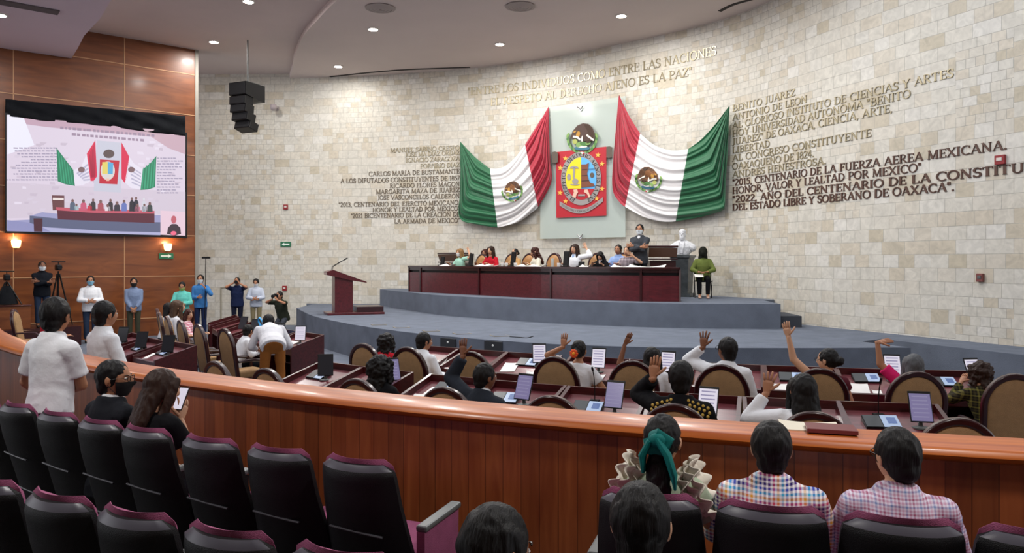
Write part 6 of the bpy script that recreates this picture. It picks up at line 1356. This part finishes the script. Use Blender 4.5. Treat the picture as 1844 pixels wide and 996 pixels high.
# --- presidium
def pres(label, px, ytop, back=1.25, turn=0, lean=4, side=0, hand_l=None, seat=.47, smax=1.14, **kw):
    p, nv = presid(px, back, Z2); yaw = math.atan2(-nv.x, nv.y)-math.radians(turn); loc, S = place(px, ytop, p.y, yaw, Z2, lean, side, (0, 0), seat, smax=smax)
    if hand_l: kw['L'] = arm_px(loc, yaw, hand_l[0], hand_l[1], p.y+hand_l[2], *hand_l[3:])
    kw.setdefault('R', ((.16, .34, .86), (0, 0, -1), .4, .1)); kw.setdefault('L', ((-.16, .34, .86), (0, 0, -1), .4, .1))
    return person(label, loc, yaw, S, sit=seat, lean=lean, side=side, vox=.013, hidden_legs=True, **kw)
PAL = (0, 1, .2)
pres('person with blond hair, white mask and mint top raising an arm at the presidium', 828, 448, hand_l=(844, 453, -.1, PAL, .15, .1, (-.9, 0, -.4)), hair=('bob', 'l'), top=('blouse', cloth('mint', '#9fcdbb'), .4), mask='#e8e8e6', female=True, sk='l')
pres('person with long dark hair in a bright red top at the presidium', 884, 444, hair=('long', 'b'), top=('blouse', MATS['cloth_red'], .9), female=True, sk='l', turn=-15)
pres('person half hidden behind the red top at the presidium', 873, 449, 2.0, hair=('bob', 'r'), top=('blouse', cloth('dusty_pink', '#b09090'), .9), female=True, sk='m', turn=-20)
pres('person with tied black hair and pale blue mask before a leather chair', 927, 448, 1.4, hair=('bun', 'k'), mask='#bcd3d6', top=('blouse', cloth('tan', '#b08a5c'), .9), female=True, sk='l')
pres('person in a cream top with reddish hair looking down at the presidium', 963, 446, hair=('wavy', 'r'), top=('blouse', cloth('cream', '#d9d5c4'), .9), female=True, sk='l', turn=20, head=(25, 22, 0), lean=12)
pres('person in a white jacket over pale blue, waving a raised hand at the presidium', 1035, 440, hand_l=(1056, 447, -.1, PAL, .15, .12, (-1, 0, -.3)), hair=('long', 'b'), top=('jacket', WHT, .7, cloth('light_blue', '#8fb2e0')), female=True, sk='l')
pres('person with black hair and black jacket bowing the head at the presidium', 1081, 454, hair=('long', 'k'), top=('jacket', BLK, .9, WHT), female=True, sk='l', lean=20, head=(0, 28, 0))
pres('person with short black hair in a light blue shirt behind the patterned blouse', 1113, 441, 1.75, hair=('short', 'k'), top=('shirt', cloth('light_blue_shirt', '#8fa8d8'), .95), sk='m')
pres('person in a patterned grey blouse smiling with a raised palm at the presidium', 1129, 444, 1.15, hand_l=(1141, 462, -.25, PAL, .12, .12, (-1, 0, -.5)), hair=('bun', 'b'), top=('blouse', plaid('patterned_blouse', '#8a7f86', ['#5f565e', '#b0a4a8', '#6d6068'], .03), .5), female=True, sk='l', smax=1.2)
p, nv = presid(1152, 1.25, Z2); yw = math.atan2(-nv.x, nv.y)
lc, S_ = place(1152, 404, p.y, yw, Z2, 2, smax=1.16); person('person in a grey suit with white mask standing with crossed arms at the presidium', lc, yw, S_, lean=2, hair=('short', 'k'), mask='#dfe6ea', top=('jacket', cloth('grey_suit', '#3d4046'), .95, WHT), legs=DRK, vox=.012, L=(V((.1, .21, 1.22))*S_, (0, -1, 0), .5, .05, (-.8, .1, -.6), (1, 0, .1)), R=(V((-.1, .24, 1.19))*S_, (0, -1, 0), .5, .05, (.8, .1, -.6), (-1, 0, .1)), head=(-8, 0, 0), feet=1)
# --- seated person in a green hoodie on a folding chair
hx = V(((1266-CX)*19.4/FPX, 19.4, Z2)); hyaw = PI-.2
lc, S_ = place(1266, 447, 19.4, hyaw, Z2, 6, 0, (0, 0), .46)
person('person in a green hoodie seated on a folding chair by the bust', lc, hyaw, S_, sit=.46, lean=6, hair=('hood', 'k', cloth('hood_dark', '#1c1e18')), top=('hoodie', cloth('hoodie_green', '#647038'), .95), legs=BLK, mask='#161616', vox=.012, fat=1.12, L=((-.1, .3, .68), (0, 0, -1), .6, .06, (-.9, -.3, -.4), (.8, .4, 0)), R=((.12, .3, .68), (0, 0, -1), .6, .06, (.9, -.3, -.4), (-.8, .4, 0)), feet=1, head=(0, 16, 0), shoe='#b89684')
t = thing('folding_chair', 'black folding chair under the person in the green hoodie', 'chair', lc+V((0, 0, 0)), hyaw); m = MB(); m.rbox((0, .05, .44), (.42, .42, .03), .01); m.build('seat', BLACKM, t); m = MB(); m.rbox((0, -.22, .74), (.42, .025, .24), .01); m.build('backrest', BLACKM, t)
for s in (-1, 1):
    m = MB(); m.tube([(s*.21, -.25, .86), (s*.21, -.2, .5), (s*.21, .22, .012)], .011); m.build('leg', BLACKM, t, smooth=True); m = MB(); m.tube([(s*.225, .2, .46), (s*.225, -.26, .012)], .011); m.build('leg', BLACKM, t, smooth=True)
paper(None, 0, 0, 'white paper on the knee of the person in the green hoodie', (.22, .3), M=Mx.Translation(lc) @ Mx.Rotation(hyaw, 4, 'Z') @ Mx.Translation((.12, .38, .585)) @ Mx.Rotation(-.25, 4, 'X'))
# --- marble bust
m = MB(); m.ell((0, 0, .56), (.085, .105, .13)); m.cap((0, -.01, .36), (0, .0, .5), .085, .075); m.ell((0, .075, .47), (.065, .05, .085)); m.tube([(0, 0, .0), (0, -.01, .1), (0, -.01, .22), (0, -.01, .31), (0, -.01, .38)], [(.17, .12), (.25, .14), (.29, .15), (.25, .13), (.09, .09)], 0, 20, (1, 0, 0))
for s in (-1, 1): m.cap((s*.1, 0, .3), (s*.26, -.01, .2), .1, .11); m.tube([(s*.03, .13, .05), (s*.06, .165, .2), (s*.07, .12, .36)], [(.02, .016)]*3, 0, 8); m.ell((s*.085, .0, .55), (.015, .025, .035))
m.ell((0, .11, .55), (.016, .028, .03)); m.ell((0, .088, .6), (.06, .02, .014)); m.ell((0, -.01, .63), (.09, .1, .08)); m.ell((0, .1, .505), (.045, .022, .014))
bu = thing('bust', 'white marble bust of a bearded man on a dark pedestal', 'bust', bust_loc, PI-.45); union(m, 'head_and_shoulders', .008, mat('white_marble', '#d4d6da', .45, bump=.2, bscale=14), bu, 2, .004, 20, 5)
# --- gallery: standing and seated spectators
yw = -.35; lc, S_ = place(101, 537, 5.15, yw, GZ, 4, 0); person('person standing at the parapet in a white short-sleeved shirt, seen from behind', lc, yw, S_, lean=4, hair=('short', 'k'), top=('shirt', WHT, .45), legs=BLK, vox=.009, fat=1.0, sk='m', L=(V((-.24, .2, .92))*S_, (0, 0, -1), .4, .1, (-.7, -.7, -.2)), R=(V((-.06, .2, 1.02))*S_, (0, 0, -1), .5, .1, (.25, .3, -1), (-1, .2, 0)), feet=1, wr=.004, head=(-20, 5, 0), hem=-.1)
yw = -.6; lc, S_ = place(190, 543, 7.9, yw, 0, 4, 0, smax=1.2); person('person in a white long-sleeved shirt standing beyond the parapet, seen from behind', lc, yw, S_, lean=4, hair=('short', 'k'), top=('shirt', WHT, .95), legs=BLK, vox=.01, fat=1.02, sk='m', L=(V((-.14, .3, 1.0))*S_, (0, 0, -1), .4, .1), R=(V((.14, .3, 1.0))*S_, (0, 0, -1), .4, .1), feet=1, wr=.004, head=(-5, 5, 0))
gs = dict(floor=GZ, seat=.47, hidden_legs=False)
P = ring_sit('person in a dark suit with glasses and black mask, seated left in profile', '1', 206, 650, 4, dr=.03, **gs, top=('jacket', cloth('charcoal', '#1a1c22'), .95, WHT), glasses=True, mask='#17171a', head=(52, 4, 0), sk='m', vox=.0085)
P = ring_sit('person with long dark hair and black top looking at a phone', '1', 292, 672, 10, dr=.03, **gs, hair=('long', 'b'), top=('blouse', BLK, .4), female=True, sk='l', head=(18, 18, 0), vox=.0085, hand_r=(325, 756, .12, (-.9, .2, .1), .7, .06, (.6, -.2, -.8), (-.05, .25, .95)), fat=.95, L=((-.14, .2, .62), (0, 0, -1), .5, .1))
b, K, hm, W = P; w_ = loc2w(b, W[1][2])+V((-.005, .02, .13)); t = thing('phone', 'lit smartphone held up by the person with long dark hair', 'phone', M=Mx.Translation(w_) @ Mx.Rotation(-.35, 4, 'Z') @ Mx.Rotation(math.radians(62), 4, 'X')); m = MB(); m.rbox((0, 0, 0), (.074, .15, .009), .004); m.build('casing', BLACKM, t); m = MB(); m.box((0, 0, .005), (.067, .138, .001)); m.build('display', SCRW, t)
m = MB()
P = ring_sit('person with a dark ponytail, green ribbon and cream ruffled sleeves', '1', 1193, 768, 5, dr=.03, **gs, hair=('pony', 'k'), top=('blouse', cloth('pale_green', '#a8b8a0'), .35), female=True, sk='l', vox=.0085, head=(0, 8, 0), fat=.95)
b, K, hm, W = P; S_ = 1
for sg in (-1, 1):
    s0 = W[sg][0]; mm = MB(); ax = (K['r']*sg*.8+K['u']*.35).normalized(); e1 = ax.orthogonal().normalized(); e2 = ax.cross(e1)
    for lay in range(3):
        def rf(a, c, lay=lay):
            th = 2*PI*a; rad = .055+.012*lay+c*.05+.006*c*math.sin(th*11+lay)+.01*noise.noise(V((th, lay, 3.3))); return s0-ax*.04+ax*(.034*lay+.04*c+.02*c*math.cos(th*11+lay*1.3))+(e1*math.cos(th)+e2*math.sin(th))*rad
        mm.grid(rf, 120, 5)
    o = mm.build('ruffle_sleeve', cloth('cream_ruffle', '#ddd6c8'), b, smooth='all'); o.modifiers.new('s', 'SOLIDIFY').thickness = .004
m = MB(); z0 = hm @ V((0, -.122, -.015)); m.tube([z0+V((-.03, .0, .035)), z0+V((0, -.03, .055)), z0+V((.04, -.01, .03)), z0+V((.02, -.02, -.01)), z0+V((-.03, -.025, -.005)), z0+V((-.035, -.0, .03))], [(.016, .03)]*6, 0, 10)
m.tube([z0+V((-.03, -.03, .03)), z0+V((-.06, -.04, -.03)), z0+V((-.055, -.04, -.1))], [(.014, .034), (.016, .04), (.008, .022)], 0, 10); m.tube([z0+V((.0, -.035, .04)), z0+V((.045, -.05, -.02)), z0+V((.07, -.05, -.1)), z0+V((.075, -.045, -.16))], [(.014, .034), (.018, .04), (.016, .036), (.006, .012)], 0, 10)
m.ell(z0+V((0, -.035, .035)), (.035, .025, .03)); m.build('ribbon', cloth('ribbon_green', '#0f6a66', .6), b, smooth=True)
ring_sit('person with thick black hair in a rainbow checked shirt', '1', 1389, 760, 7, dr=.03, **gs, top=('shirt', plaid('rainbow_check', '#f0eef2', ['#33246a', '#5a2f88', '#d0506c', '#e8a83c', '#48b0d8', '#4050b0'], .017, (0, .0, 0)), .95), sk='l', vox=.0085, fat=1.24, wr=.004)
ring_sit('person with short hair and glasses in a pale pink and blue checked shirt', '1', 1614, 787, 10, dr=.03, **gs, top=('shirt', plaid('pink_blue_check', '#d8d2e2', ['#a2607c', '#c9a6bc', '#7c90bc', '#b88aa4'], .013), .95), sk='l', vox=.0085, fat=1.22, glasses=True, head=(-22, 10, 0), wr=.004)
ring_sit('person with thick black hair and a white collar in the second row', '2', 1155, 871, 6, dr=.03, **gs, top=('shirt', WHT, .95), sk='l', vox=.008, dhead=2.12)
ring_sit('person with thinning dark hair at the bottom edge of the photo', '2', 893, 915, 10, dr=.03, **gs, top=('shirt', DRK, .95), sk='m', vox=.008, head=(30, 14, 0), hair=('short', 'k'), dhead=1.95)
